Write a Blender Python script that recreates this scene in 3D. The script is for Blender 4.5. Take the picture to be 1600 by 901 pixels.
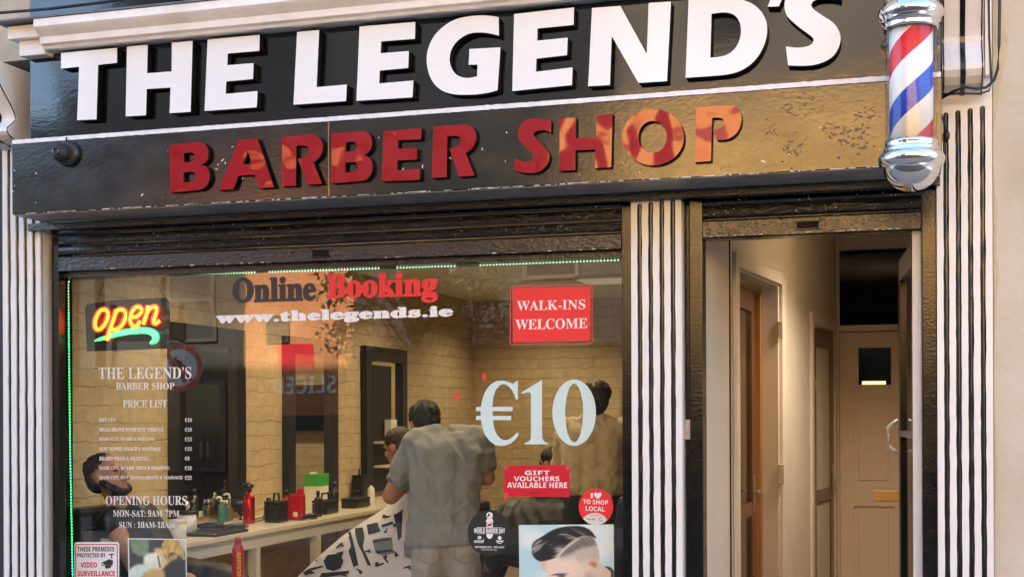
import bpy, bmesh, math, random
from mathutils import Vector, Matrix, noise
random.seed(7)
R = math.radians
sc = bpy.context.scene
C = sc.collection
for o in list(bpy.data.objects): bpy.data.objects.remove(o)

# ------------------------------------------------------------------ camera
F = 2100.0; YH = 647.5; DIST = 6.26; EYE = 1.5
cd = bpy.data.cameras.new('camera'); cam = bpy.data.objects.new('camera', cd); C.objects.link(cam)
cd.sensor_width = 36; cd.lens = 36 * F / 1600; cd.shift_y = (YH - 450.5) / 1600
cd.clip_start = 0.05; cd.clip_end = 500
ROT = Matrix.Rotation(R(16.7), 3, 'Z') @ Matrix.Rotation(R(90), 3, 'X') @ Matrix.Rotation(-0.004, 3, 'Z')
cam.matrix_world = Matrix.Translation((0, -DIST, EYE)) @ ROT.to_4x4()
sc.camera = cam
# ------------------------------------------------------------------ sky, sun, exposure
SUN_EL, SUN_AZ = 29.0, 8.0            # sun stands behind the shop, shining over its roof
w = bpy.data.worlds.new('World'); sc.world = w; w.use_nodes = True
nt = w.node_tree; bg = nt.nodes['Background']
sky = nt.nodes.new('ShaderNodeTexSky'); sky.sky_type = 'NISHITA'; sky.sun_disc = False
sky.sun_elevation = R(SUN_EL); sky.sun_rotation = R(SUN_AZ)
nt.links.new(sky.outputs[0], bg.inputs[0]); bg.inputs[1].default_value = 0.12
sl = bpy.data.lights.new('sun', 'SUN'); sun = bpy.data.objects.new('sun', sl); C.objects.link(sun)
sl.energy = 5.0; sl.angle = R(0.5); sl.color = (1.0, 0.92, 0.80)
sd = Vector((math.sin(R(SUN_AZ)) * math.cos(R(SUN_EL)), math.cos(R(SUN_AZ)) * math.cos(R(SUN_EL)), math.sin(R(SUN_EL))))
sun.rotation_euler = sd.to_track_quat('Z', 'Y').to_euler(); sun.location = (0, 30, 30)
vs = sc.view_settings; vs.view_transform = 'Standard'; vs.look = 'None'; vs.gamma = 1; vs.exposure = 3.0
sc.cycles.max_bounces = 10; sc.cycles.transparent_max_bounces = 24
sc.cycles.caustics_reflective = False; sc.cycles.caustics_refractive = False
sc.cycles.sample_clamp_indirect = 6

def at(px, py, Y=0.0):
    """point of the plane y = Y seen at photo pixel (px, py)"""
    d = ROT @ Vector(((px - 800) / F, -(py - YH) / F, -1))
    t = (Y + DIST) / d.y
    return Vector((d.x * t, Y, EYE + d.z * t))
def X(px, Y=0.0, py=600): return at(px, py, Y).x
def Z(px, py, Y=0.0): return at(px, py, Y).z

# ------------------------------------------------------------------ materials
M = {}
def mat(name, col, rough=0.5, metal=0.0, spec=0.5, coat=0.0, ior=1.5, bump=0.0, bscale=60.0, bdist=0.004,
        var=0.0, vscale=6.0, vcol=None, emit=None, estr=1.0, rvar=0.0, stretch=(1, 1, 1), transm=0.0, sheen=0.0, bdetail=4.0):
    m = bpy.data.materials.new(name); m.use_nodes = True; n = m.node_tree.nodes; L = m.node_tree.links
    p = n['Principled BSDF']
    p.inputs['Base Color'].default_value = (*col, 1); p.inputs['Roughness'].default_value = rough
    p.inputs['Metallic'].default_value = metal; p.inputs['IOR'].default_value = ior
    p.inputs['Specular IOR Level'].default_value = spec; p.inputs['Coat Weight'].default_value = coat
    p.inputs['Coat Roughness'].default_value = 0.05
    p.inputs['Transmission Weight'].default_value = transm
    p.inputs['Sheen Weight'].default_value = sheen
    if emit:
        p.inputs['Emission Color'].default_value = (*emit, 1); p.inputs['Emission Strength'].default_value = estr
    tc = n.new('ShaderNodeNewGeometry'); mp = n.new('ShaderNodeMapping'); mp.inputs['Scale'].default_value = stretch
    L.new(tc.outputs['Position'], mp.inputs[0])
    def nz(s, d=5.0, r=0.6):
        t = n.new('ShaderNodeTexNoise'); t.inputs['Scale'].default_value = s; t.inputs['Detail'].default_value = d
        t.inputs['Roughness'].default_value = r; L.new(mp.outputs[0], t.inputs['Vector']); return t
    if var or vcol:
        t = nz(vscale); rp = n.new('ShaderNodeValToRGB'); rp.color_ramp.elements[0].position = 0.38; rp.color_ramp.elements[1].position = 0.68
        c2 = vcol or tuple(max(0, c * (1 - var)) for c in col)
        rp.color_ramp.elements[0].color = (*col, 1); rp.color_ramp.elements[1].color = (*c2, 1)
        L.new(t.outputs[0], rp.inputs[0]); L.new(rp.outputs[0], p.inputs['Base Color'])
    if rvar:
        t = nz(vscale * 1.7); mr = n.new('ShaderNodeMapRange'); mr.inputs[1].default_value = 0.35; mr.inputs[2].default_value = 0.7
        mr.inputs[3].default_value = rough; mr.inputs[4].default_value = rough + rvar
        L.new(t.outputs[0], mr.inputs[0]); L.new(mr.outputs[0], p.inputs['Roughness'])
    if bump:
        t = nz(bscale, bdetail, 0.55); b = n.new('ShaderNodeBump'); b.inputs['Strength'].default_value = bump; b.inputs['Distance'].default_value = bdist
        L.new(t.outputs[0], b.inputs['Height']); L.new(b.outputs[0], p.inputs['Normal'])
        if coat: L.new(b.outputs[0], p.inputs['Coat Normal'])
    M[name] = m; return m

mat('fascia_black', (0.0035, 0.004, 0.0045), 0.05, spec=0.7, ior=1.55, bump=0.055, bscale=46, bdist=0.004, rvar=0.05, vscale=3, stretch=(0.35, 1, 1))
mat('box_black', (0.0035, 0.0035, 0.0035), 0.13, spec=0.72, ior=1.55, bump=0.17, bscale=60, bdist=0.004, rvar=0.12, vscale=3.5, stretch=(0.55, 1, 1))
mat('shutter_black', (0.004, 0.004, 0.004), 0.16, spec=0.8, ior=1.55, bump=0.7, bscale=70, bdist=0.006, rvar=0.15, vscale=8, stretch=(0.5, 1, 1))
mat('black_paint', (0.004, 0.004, 0.0045), 0.13, spec=0.6, ior=1.5, bump=0.28, bscale=85, bdist=0.004, rvar=0.10, vscale=9)
mat('matt_black', (0.012, 0.012, 0.012), 0.6, bump=0.2, bscale=90)
mat('soffit_grey', (0.26, 0.27, 0.28), 0.45, bump=0.15, bscale=30, var=0.3, vscale=9)
mat('edge_line', (0.80, 0.81, 0.84), 0.4, var=0.15, vscale=26)
mat('white_paint', (0.80, 0.79, 0.78), 0.38, bump=0.2, bscale=24, bdist=0.004, var=0.06, vscale=4)
mat('white_old', (0.87, 0.86, 0.85), 0.42, bump=0.3, bscale=22, bdist=0.005, vcol=(0.74, 0.71, 0.67), vscale=5)
mat('letter_white', (0.82, 0.83, 0.84), 0.10, coat=0.4, bump=0.05, bscale=6, bdist=0.01)
mat('letter_red', (0.30, 0.002, 0.008), 0.07, spec=0.5, coat=0.2, bump=0.55, bscale=4.2, bdist=0.03, bdetail=1.2)
mat('letter_side', (0.006, 0.006, 0.006), 0.6, spec=0.15)
mat('chip', (0.70, 0.70, 0.68), 0.6)
mat('rust', (0.40, 0.22, 0.12), 0.8, var=0.5, vscale=60)
mat('cream_render', (0.60, 0.55, 0.46), 0.85, bump=0.35, bscale=35, bdist=0.006, vcol=(0.52, 0.46, 0.36), vscale=2.2)
mat('cream_stain', (0.58, 0.49, 0.33), 0.9, var=0.15, vscale=24)
mat('upper_wall', (0.50, 0.42, 0.31), 0.9, bump=0.4, bscale=30, bdist=0.006, var=0.35, vscale=3)
mat('lead', (0.15, 0.17, 0.19), 0.5, metal=0.3, bump=0.3, bscale=18, bdist=0.006, var=0.35, vscale=10)
mat('cable', (0.012, 0.012, 0.012), 0.5)
mat('chrome', (0.82, 0.82, 0.83), 0.06, metal=1.0, bump=0.03, bscale=20)
mat('steel', (0.55, 0.55, 0.56), 0.3, metal=1.0)
mat('brass', (0.75, 0.50, 0.18), 0.3, metal=1.0)
mat('plaster', (0.66, 0.58, 0.48), 0.8, bump=0.15, bscale=20, var=0.1, vscale=2)
mat('ceiling', (0.74, 0.70, 0.62), 0.85, bump=0.1, bscale=20)
mat('floor_tile', (0.24, 0.19, 0.14), 0.45, var=0.3, vscale=5)
mat('counter_top', (0.78, 0.70, 0.56), 0.3, var=0.12, vscale=5)
mat('counter_body', (0.70, 0.68, 0.62), 0.4)
mat('wood_dark', (0.15, 0.060, 0.026), 0.35, coat=0.3, bump=0.15, bscale=14, var=0.4, vscale=5, stretch=(7, 7, 0.6))
mat('wood_orange', (0.42, 0.20, 0.075), 0.35, coat=0.3, var=0.35, vscale=5, stretch=(8, 8, 0.5))
mat('door_paint', (0.68, 0.54, 0.42), 0.42, bump=0.12, bscale=40, var=0.08, vscale=3)
mat('mirror', (0.82, 0.84, 0.83), 0.02, metal=1.0)
mat('dark_glass', (0.006, 0.007, 0.008), 0.04, spec=0.6)
mat('black_plastic', (0.012, 0.012, 0.013), 0.35)
mat('black_leather', (0.016, 0.015, 0.015), 0.38, bump=0.25, bscale=90, bdist=0.003)
mat('white_plastic', (0.78, 0.77, 0.74), 0.35)
mat('paper', (0.80, 0.78, 0.74), 0.7)
mat('red_plastic', (0.50, 0.012, 0.02), 0.25, coat=0.3)
mat('red_metal', (0.42, 0.01, 0.02), 0.22, metal=0.6)
mat('green_plastic', (0.06, 0.42, 0.06), 0.35)
mat('clear_green', (0.10, 0.34, 0.28), 0.15, transm=0.4)
mat('clear_amber', (0.45, 0.26, 0.18), 0.15, transm=0.4)
mat('yellow_print', (0.80, 0.55, 0.05), 0.4)
mat('navy_cloth', (0.02, 0.025, 0.12), 0.9)
mat('skin', (0.50, 0.25, 0.155), 0.5, var=0.18, vscale=20)
mat('hair_black', (0.010, 0.008, 0.007), 0.55, bump=0.8, bscale=120, bdist=0.006, stretch=(1, 1, 0.35))
mat('hair_brown', (0.050, 0.026, 0.013), 0.55, bump=0.8, bscale=110, bdist=0.006, stretch=(1, 1, 0.35))
mat('shirt_grey', (0.31, 0.32, 0.285), 0.9, bump=0.5, bscale=160, bdist=0.002, var=0.12, vscale=5, sheen=0.2)
mat('shirt_tan', (0.50, 0.42, 0.29), 0.9, bump=0.4, bscale=150, bdist=0.002, sheen=0.2)
mat('jeans_grey', (0.62, 0.59, 0.51), 0.9, bump=0.4, bscale=190, bdist=0.002, var=0.25, vscale=7)
mat('jeans_dark', (0.03, 0.03, 0.035), 0.9)
mat('cape_white', (0.74, 0.71, 0.68), 0.6, bump=0.1, bscale=30)
mat('cape_print', (0.020, 0.020, 0.022), 0.7)
mat('cape_print_soft', (0.22, 0.21, 0.21), 0.7)
mat('cape_black', (0.014, 0.014, 0.016), 0.5, bump=0.3, bscale=18)
mat('vinyl_white', (0.82, 0.82, 0.80), 0.45)
mat('vinyl_pale', (0.58, 0.74, 0.72), 0.45)
mat('vinyl_cream', (0.70, 0.68, 0.62), 0.5)
mat('vinyl_black', (0.030, 0.022, 0.026), 0.5)
mat('vinyl_red', (0.78, 0.030, 0.035), 0.45)
mat('vinyl_deep_red', (0.60, 0.012, 0.03), 0.35, coat=0.3)
mat('sign_white', (0.80, 0.78, 0.77), 0.35)
mat('print_dark', (0.025, 0.025, 0.028), 0.4)
mat('print_grey', (0.16, 0.16, 0.16), 0.4)
mat('print_midgrey', (0.34, 0.34, 0.33), 0.4)
mat('print_skin', (0.74, 0.60, 0.45), 0.4)
mat('print_skin_shade', (0.60, 0.53, 0.44), 0.4, vcol=(0.5, 0.46, 0.4), vscale=30)
mat('print_pink', (0.62, 0.30, 0.24), 0.4)
mat('print_sky', (0.50, 0.70, 0.72), 0.4, vcol=(0.66, 0.76, 0.72), vscale=7)
mat('print_mint', (0.62, 0.72, 0.62), 0.4)
mat('print_green', (0.22, 0.34, 0.18), 0.4)
mat('print_tan', (0.58, 0.40, 0.14), 0.4)
mat('print_brown', (0.20, 0.12, 0.05), 0.4)
mat('led_green', (0.0, 0.3, 0.08), 0.4, emit=(0.03, 1.0, 0.22), estr=1.6)
mat('led_pale', (0.2, 0.3, 0.2), 0.4, emit=(0.55, 1.0, 0.62), estr=0.8)
mat('led_strip', (0.01, 0.04, 0.02), 0.4, emit=(0.0, 0.1, 0.03), estr=0.05)
mat('neon_red', (0.3, 0.0, 0.0), 0.4, emit=(1.0, 0.02, 0.01), estr=0.75)
mat('neon_yellow', (0.4, 0.2, 0.0), 0.4, emit=(1.0, 0.28, 0.015), estr=0.9)
mat('neon_green', (0.0, 0.3, 0.1), 0.4, emit=(0.07, 0.95, 0.16), estr=0.6)
mat('neon_green_dark', (0.0, 0.1, 0.02), 0.4, emit=(0.0, 0.16, 0.02), estr=0.5)
mat('lamp_glow', (1, 0.9, 0.7), 0.4, emit=(1.0, 0.80, 0.50), estr=14)
mat('asphalt', (0.05, 0.05, 0.052), 0.85, bump=0.5, bscale=60, var=0.25, vscale=3)
mat('paving', (0.27, 0.26, 0.24), 0.8, bump=0.3, bscale=25, var=0.25, vscale=2)
mat('kerb_stone', (0.32, 0.31, 0.29), 0.8, var=0.2)
mat('line_yellow', (0.55, 0.38, 0.04), 0.7, var=0.2, vscale=20)
mat('facade_orange', (0.85, 0.49, 0.16), 0.85, bump=0.3, bscale=20, var=0.25, vscale=1.2)
mat('facade_grey', (0.020, 0.022, 0.026), 0.8, bump=0.3, bscale=20, var=0.2, vscale=1.5)
mat('facade_dark', (0.035, 0.037, 0.04), 0.7, var=0.2, vscale=1.5)
mat('facade_taupe', (0.055, 0.052, 0.046), 0.85, var=0.3, vscale=1.4)
mat('facade_umber', (0.18, 0.145, 0.115), 0.85, var=0.3, vscale=1.2)
mat('slate', (0.007, 0.0075, 0.009), 0.6, var=0.3, vscale=4)
mat('window_dark', (0.02, 0.022, 0.025), 0.08)
mat('frame_white', (0.06, 0.055, 0.05), 0.5)
mat('sign_brown', (0.10, 0.05, 0.02), 0.5)
mat('bark', (0.10, 0.07, 0.05), 0.9, bump=0.6, bscale=30)
mat('leaf', (0.05, 0.085, 0.025), 0.6, var=0.5, vscale=3)

def brick_mat(name, c1, c2, mortar, sx, sy, axis, bump=0.8, rough=0.75, dist=0.02, msize=0.02, wob=0.05, nsc=4.0, broken=False):
    m = bpy.data.materials.new(name); m.use_nodes = True; n = m.node_tree.nodes; L = m.node_tree.links
    p = n['Principled BSDF']; p.inputs['Roughness'].default_value = rough
    g = n.new('ShaderNodeNewGeometry'); s = n.new('ShaderNodeSeparateXYZ'); L.new(g.outputs['Position'], s.inputs[0])
    cb = n.new('ShaderNodeCombineXYZ'); L.new(s.outputs[axis], cb.inputs[0]); L.new(s.outputs[2], cb.inputs[1])
    no = n.new('ShaderNodeTexNoise'); no.inputs['Scale'].default_value = nsc; no.inputs['Detail'].default_value = 4; L.new(cb.outputs[0], no.inputs['Vector'])
    sub = n.new('ShaderNodeVectorMath'); sub.operation = 'SUBTRACT'; sub.inputs[1].default_value = (0.5, 0.5, 0.5); L.new(no.outputs['Color'], sub.inputs[0])
    ma = n.new('ShaderNodeVectorMath'); ma.operation = 'MULTIPLY_ADD'; ma.inputs[1].default_value = (wob, wob, 0)
    L.new(sub.outputs[0], ma.inputs[0]); L.new(cb.outputs[0], ma.inputs[2])
    b = n.new('ShaderNodeTexBrick'); b.inputs['Scale'].default_value = 1
    b.inputs['Brick Width'].default_value = sx; b.inputs['Row Height'].default_value = sy; b.inputs['Mortar Size'].default_value = msize
    b.inputs['Mortar Smooth'].default_value = 0.6; b.offset = 0.5
    b.inputs['Color1'].default_value = (*c1, 1); b.inputs['Color2'].default_value = (*c2, 1); b.inputs['Mortar'].default_value = (*mortar, 1)
    L.new(ma.outputs[0], b.inputs['Vector']); L.new(b.outputs['Color'], p.inputs['Base Color'])
    if broken:
        n3 = n.new('ShaderNodeTexNoise'); n3.inputs['Scale'].default_value = 5.5; n3.inputs['Detail'].default_value = 3; L.new(cb.outputs[0], n3.inputs['Vector'])
        mr = n.new('ShaderNodeMapRange'); mr.inputs[1].default_value = 0.46; mr.inputs[2].default_value = 0.70; L.new(n3.outputs[0], mr.inputs[0])
        fm = n.new('ShaderNodeMath'); fm.operation = 'MULTIPLY'; L.new(mr.outputs[0], fm.inputs[0]); L.new(b.outputs['Fac'], fm.inputs[1])
        n4 = n.new('ShaderNodeTexNoise'); n4.inputs['Scale'].default_value = 11; n4.inputs['Detail'].default_value = 5; L.new(cb.outputs[0], n4.inputs['Vector'])
        cr = n.new('ShaderNodeValToRGB'); cr.color_ramp.elements[0].position = 0.3; cr.color_ramp.elements[1].position = 0.7
        cr.color_ramp.elements[0].color = (*c2, 1); cr.color_ramp.elements[1].color = (*c1, 1); L.new(n4.outputs[0], cr.inputs[0])
        mxc = n.new('ShaderNodeMixRGB'); L.new(fm.outputs[0], mxc.inputs[0]); L.new(cr.outputs[0], mxc.inputs[1]); mxc.inputs[2].default_value = (*mortar, 1)
        L.new(mxc.outputs[0], p.inputs['Base Color'])
    n2 = n.new('ShaderNodeTexNoise'); n2.inputs['Scale'].default_value = 14; n2.inputs['Detail'].default_value = 6; L.new(g.outputs['Position'], n2.inputs['Vector'])
    mx = n.new('ShaderNodeMath'); mx.operation = 'MULTIPLY_ADD'; mx.inputs[1].default_value = -1.0
    L.new(b.outputs['Fac'], mx.inputs[0]); L.new(n2.outputs[0], mx.inputs[2])
    bp = n.new('ShaderNodeBump'); bp.inputs['Strength'].default_value = bump; bp.inputs['Distance'].default_value = dist
    L.new(mx.outputs[0], bp.inputs['Height']); L.new(bp.outputs[0], p.inputs['Normal'])
    M[name] = m
brick_mat('painted_stone_side', (0.62, 0.49, 0.30), (0.50, 0.39, 0.23), (0.28, 0.20, 0.10), 0.62, 0.112, 1, msize=0.0038, wob=0.06, nsc=7.0, broken=True, dist=0.016)
brick_mat('painted_stone_back', (0.62, 0.49, 0.30), (0.50, 0.39, 0.23), (0.28, 0.20, 0.10), 0.62, 0.112, 0, msize=0.0038, wob=0.06, nsc=7.0, broken=True, dist=0.016)
brick_mat('red_brick', (0.55, 0.20, 0.07), (0.48, 0.16, 0.055), (0.40, 0.26, 0.16), 0.24, 0.085, 0, bump=0.4, dist=0.008, msize=0.008, wob=0.01)

def glass_mat(name, tint=(1, 1, 1), boost=1.9, rough=0.0, bump=0.0, ior=1.5):
    m = bpy.data.materials.new(name); m.use_nodes = True; n = m.node_tree.nodes; L = m.node_tree.links
    out = n['Material Output']; n.remove(n['Principled BSDF'])
    # two-sided Schlick reflectance (the same from inside and outside the pane)
    gi = n.new('ShaderNodeNewGeometry'); dt = n.new('ShaderNodeVectorMath'); dt.operation = 'DOT_PRODUCT'
    L.new(gi.outputs['Normal'], dt.inputs[0]); L.new(gi.outputs['Incoming'], dt.inputs[1])
    ab = n.new('ShaderNodeMath'); ab.operation = 'ABSOLUTE'; L.new(dt.outputs['Value'], ab.inputs[0])
    om = n.new('ShaderNodeMath'); om.operation = 'SUBTRACT'; om.use_clamp = True; om.inputs[0].default_value = 1.0; L.new(ab.outputs[0], om.inputs[1])
    pw = n.new('ShaderNodeMath'); pw.operation = 'POWER'; pw.inputs[1].default_value = 5.0; L.new(om.outputs[0], pw.inputs[0])
    sc_ = n.new('ShaderNodeMath'); sc_.operation = 'MULTIPLY_ADD'; sc_.inputs[1].default_value = 0.96; sc_.inputs[2].default_value = 0.04; L.new(pw.outputs[0], sc_.inputs[0])
    mu = n.new('ShaderNodeMath'); mu.operation = 'MULTIPLY'; mu.use_clamp = True; mu.inputs[1].default_value = boost
    L.new(sc_.outputs[0], mu.inputs[0])
    tr = n.new('ShaderNodeBsdfTransparent'); tr.inputs[0].default_value = (*tint, 1)
    gl = n.new('ShaderNodeBsdfGlossy'); gl.inputs['Roughness'].default_value = rough
    if bump:
        t = n.new('ShaderNodeTexNoise'); t.inputs['Scale'].default_value = 1.6; t.inputs['Detail'].default_value = 1
        g = n.new('ShaderNodeNewGeometry'); L.new(g.outputs['Position'], t.inputs['Vector'])
        b = n.new('ShaderNodeBump'); b.inputs['Strength'].default_value = bump; b.inputs['Distance'].default_value = 0.01
        L.new(t.outputs[0], b.inputs['Height']); L.new(b.outputs[0], gl.inputs['Normal'])
    mi = n.new('ShaderNodeMixShader'); L.new(mu.outputs[0], mi.inputs[0]); L.new(tr.outputs[0], mi.inputs[1]); L.new(gl.outputs[0], mi.inputs[2])
    L.new(mi.outputs[0], out.inputs[0]); M[name] = m
glass_mat('shop_glass', (0.95, 0.965, 0.955), 1.45, bump=0.12)
glass_mat('tube_glass', (0.99, 0.99, 0.99), 0.55)

def pole_mat():
    m = bpy.data.materials.new('pole_stripes'); m.use_nodes = True; n = m.node_tree.nodes; L = m.node_tree.links
    p = n['Principled BSDF']; p.inputs['Roughness'].default_value = 0.4; p.inputs['Specular IOR Level'].default_value = 0.3
    tc = n.new('ShaderNodeTexCoord'); s = n.new('ShaderNodeSeparateXYZ'); L.new(tc.outputs['Object'], s.inputs[0])
    a = n.new('ShaderNodeMath'); a.operation = 'ARCTAN2'; L.new(s.outputs[1], a.inputs[0]); L.new(s.outputs[0], a.inputs[1])
    a2 = n.new('ShaderNodeMath'); a2.operation = 'MULTIPLY'; a2.inputs[1].default_value = -1 / (2 * math.pi); L.new(a.outputs[0], a2.inputs[0])
    z = n.new('ShaderNodeMath'); z.operation = 'MULTIPLY_ADD'; z.inputs[1].default_value = 1 / 0.46; L.new(s.outputs[2], z.inputs[0]); L.new(a2.outputs[0], z.inputs[2])
    ad = n.new('ShaderNodeMath'); ad.operation = 'ADD'; ad.inputs[1].default_value = 20.0 + POLE_PHASE; L.new(z.outputs[0], ad.inputs[0])
    f = n.new('ShaderNodeMath'); f.operation = 'FRACT'; L.new(ad.outputs[0], f.inputs[0])
    rp = n.new('ShaderNodeValToRGB'); cr = rp.color_ramp; cr.interpolation = 'CONSTANT'
    white, blue, red = (0.86, 0.85, 0.82, 1), (0.010, 0.065, 0.58, 1), (0.72, 0.012, 0.02, 1)
    cr.elements[0].position = 0; cr.elements[0].color = white
    cr.elements[1].position = 0.27; cr.elements[1].color = blue
    for pos, c in ((0.50, white), (0.77, red)):
        e = cr.elements.new(pos); e.color = c
    L.new(f.outputs[0], rp.inputs[0]); L.new(rp.outputs[0], p.inputs['Base Color']); M['pole_stripes'] = m
POLE_PHASE = -0.25
pole_mat()

# ------------------------------------------------------------------ mesh helpers
def new_bm(): return bmesh.new()
def box(bm, x0, x1, y0, y1, z0, z1, bevel=0.0, mi=0):
    t = bmesh.new(); bmesh.ops.create_cube(t, size=1)
    for v in t.verts: v.co = Vector(((x0 + x1) / 2 + v.co.x * (x1 - x0), (y0 + y1) / 2 + v.co.y * (y1 - y0), (z0 + z1) / 2 + v.co.z * (z1 - z0)))
    if bevel: bmesh.ops.bevel(t, geom=t.edges[:], offset=bevel, segments=2, affect='EDGES', profile=0.6)
    for f in t.faces: f.material_index = mi
    merge(bm, t); return bm
def merge(bm, t, mtx=None):
    if mtx is not None: t.transform(mtx)
    me = bpy.data.meshes.new('tmp'); t.to_mesh(me); t.free(); bm.from_mesh(me); bpy.data.meshes.remove(me)
def tube(bm, pts, r, seg=8, mi=0, closed=False):
    pts = [Vector(p) for p in pts]; rs = r if isinstance(r, (list, tuple)) else [r] * len(pts)
    n = len(pts); rings = []
    up = Vector((0, 0, 1))
    for i, p in enumerate(pts):
        if closed: d = pts[(i + 1) % n] - pts[i - 1]
        else: d = pts[min(i + 1, n - 1)] - pts[max(i - 1, 0)]
        d.normalize(); a = d.cross(up)
        if a.length < 0.05: a = d.cross(Vector((0, 1, 0)))
        a.normalize(); b = d.cross(a).normalized()
        rings.append([bm.verts.new(p + (a * math.cos(2 * math.pi * k / seg) + b * math.sin(2 * math.pi * k / seg)) * rs[i]) for k in range(seg)])
    for i in range(n if closed else n - 1):
        A, B = rings[i], rings[(i + 1) % n]
        for k in range(seg):
            f = bm.faces.new((A[k], A[(k + 1) % seg], B[(k + 1) % seg], B[k])); f.material_index = mi
    if not closed:
        for g, rev in ((rings[0], True), (rings[-1], False)):
            f = bm.faces.new(g[::-1] if rev else g); f.material_index = mi
    return bm
def lathe(bm, cx, cy, prof, seg=24, mi=0, axis='Z', mat_of=None):
    """prof: list of (r, z)"""
    rings = []
    for r, z in prof:
        if r < 1e-5: rings.append([bm.verts.new((cx, cy, z))])
        else: rings.append([bm.verts.new((cx + r * math.cos(2 * math.pi * k / seg), cy + r * math.sin(2 * math.pi * k / seg), z)) for k in range(seg)])
    for i in range(len(rings) - 1):
        A, B = rings[i], rings[i + 1]
        for k in range(seg):
            k2 = (k + 1) % seg
            if len(A) == 1 and len(B) == 1: continue
            if len(A) == 1: f = bm.faces.new((A[0], B[k2], B[k]))
            elif len(B) == 1: f = bm.faces.new((A[k], A[k2], B[0]))
            else: f = bm.faces.new((A[k], A[k2], B[k2], B[k]))
            f.material_index = mi if mat_of is None else mat_of(i); f.smooth = True
    return bm
def profile_x(bm, prof, x0, x1, mi=0):
    """closed (y, z) profile run along x"""
    A = [bm.verts.new((x0, y, z)) for y, z in prof]; B = [bm.verts.new((x1, y, z)) for y, z in prof]
    n = len(prof)
    for i in range(n): bm.faces.new((A[i], A[(i + 1) % n], B[(i + 1) % n], B[i]))
    bm.faces.new(A[::-1]); bm.faces.new(B)
    return bm
def plate(bm, loops, y0, y1, mi_front=0, mi_side=1):
    """flat outline with holes in the XZ plane, from y0 (front, street side) to y1"""
    cu = bpy.data.curves.new('t', 'CURVE'); cu.dimensions = '2D'; cu.fill_mode = 'BOTH'; cu.extrude = (y1 - y0) / 2
    for lp in loops:
        s = cu.splines.new('POLY'); s.points.add(len(lp) - 1); s.use_cyclic_u = True
        for i, q in enumerate(lp): s.points[i].co = (q[0], q[1], 0, 1)
    curve_into(bm, cu, lambda v: Vector((v.x, (y0 + y1) / 2 - v.z, v.y)), mi_front, mi_side)
    return bm
def curve_into(bm, cu, fn, mi_front=0, mi_side=1):
    ob = bpy.data.objects.new('t', cu); C.objects.link(ob)
    dg = bpy.context.evaluated_depsgraph_get(); me = bpy.data.meshes.new_from_object(ob.evaluated_get(dg))
    t = bmesh.new(); t.from_mesh(me)
    bmesh.ops.remove_doubles(t, verts=t.verts, dist=1e-6)
    for f in t.faces: f.normal_update(); f.material_index = mi_front if f.normal.z > 0.5 else mi_side
    for v in t.verts: v.co = fn(v.co)
    bmesh.ops.recalc_face_normals(t, faces=t.faces[:])
    merge(bm, t); bpy.data.objects.remove(ob); bpy.data.curves.remove(cu); bpy.data.meshes.remove(me)
def smoothstep(a, b, x):
    t = max(0, min(1, (x - a) / (b - a))); return t * t * (3 - 2 * t)
def obj(name, bm, mats, parent=None, smooth=False, bevel=0.0, keep_origin=False):
    me = bpy.data.meshes.new(name); bm.normal_update(); bm.to_mesh(me); bm.free()
    for m in (mats if isinstance(mats, (list, tuple)) else [mats]): me.materials.append(M[m])
    if smooth:
        for p in me.polygons: p.use_smooth = True
    return obj_me(name, me, parent, bevel, keep_origin)
def obj_me(name, me, parent=None, bevel=0.0, keep_origin=False):
    o = bpy.data.objects.new(name, me); C.objects.link(o)
    if parent:
        o.parent = parent
        o.matrix_parent_inverse = world_of(parent).inverted()
    elif me.vertices and not keep_origin:
        xs = [v.co.x for v in me.vertices]; ys = [v.co.y for v in me.vertices]; zs = [v.co.z for v in me.vertices]
        c = Vector(((min(xs) + max(xs)) / 2, (min(ys) + max(ys)) / 2, min(zs)))
        me.transform(Matrix.Translation(-c)); o.location = c
    if bevel:
        b = o.modifiers.new('bevel', 'BEVEL'); b.width = bevel; b.segments = 2; b.limit_method = 'ANGLE'; b.angle_limit = R(40)
    return o
def world_of(o):
    m = Matrix.Translation(o.location) @ o.rotation_euler.to_matrix().to_4x4()
    return (world_of(o.parent) @ o.matrix_parent_inverse @ m) if o.parent else m
def tag(o, label, cat, group=None, kind=None):
    o['label'] = label
    o['category'] = cat
    if group: o['group'] = group
    if kind: o['kind'] = kind
    return o
def thing(name, label, cat, loc=(0, 0, 0), group=None):
    o = bpy.data.objects.new(name, None); o.empty_display_size = 0.1; o.location = loc; C.objects.link(o)
    return tag(o, label, cat, group)
def struct(o): o['kind'] = 'structure'; return o
def copy_tree(o, parent=None):
    c = o.copy(); C.objects.link(c); c.parent = parent
    for ch in [k for k in bpy.data.objects if k.parent == o]: copy_tree(ch, c)
    return c
def B(*a, **k): return box(new_bm(), *a, **k)

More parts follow.
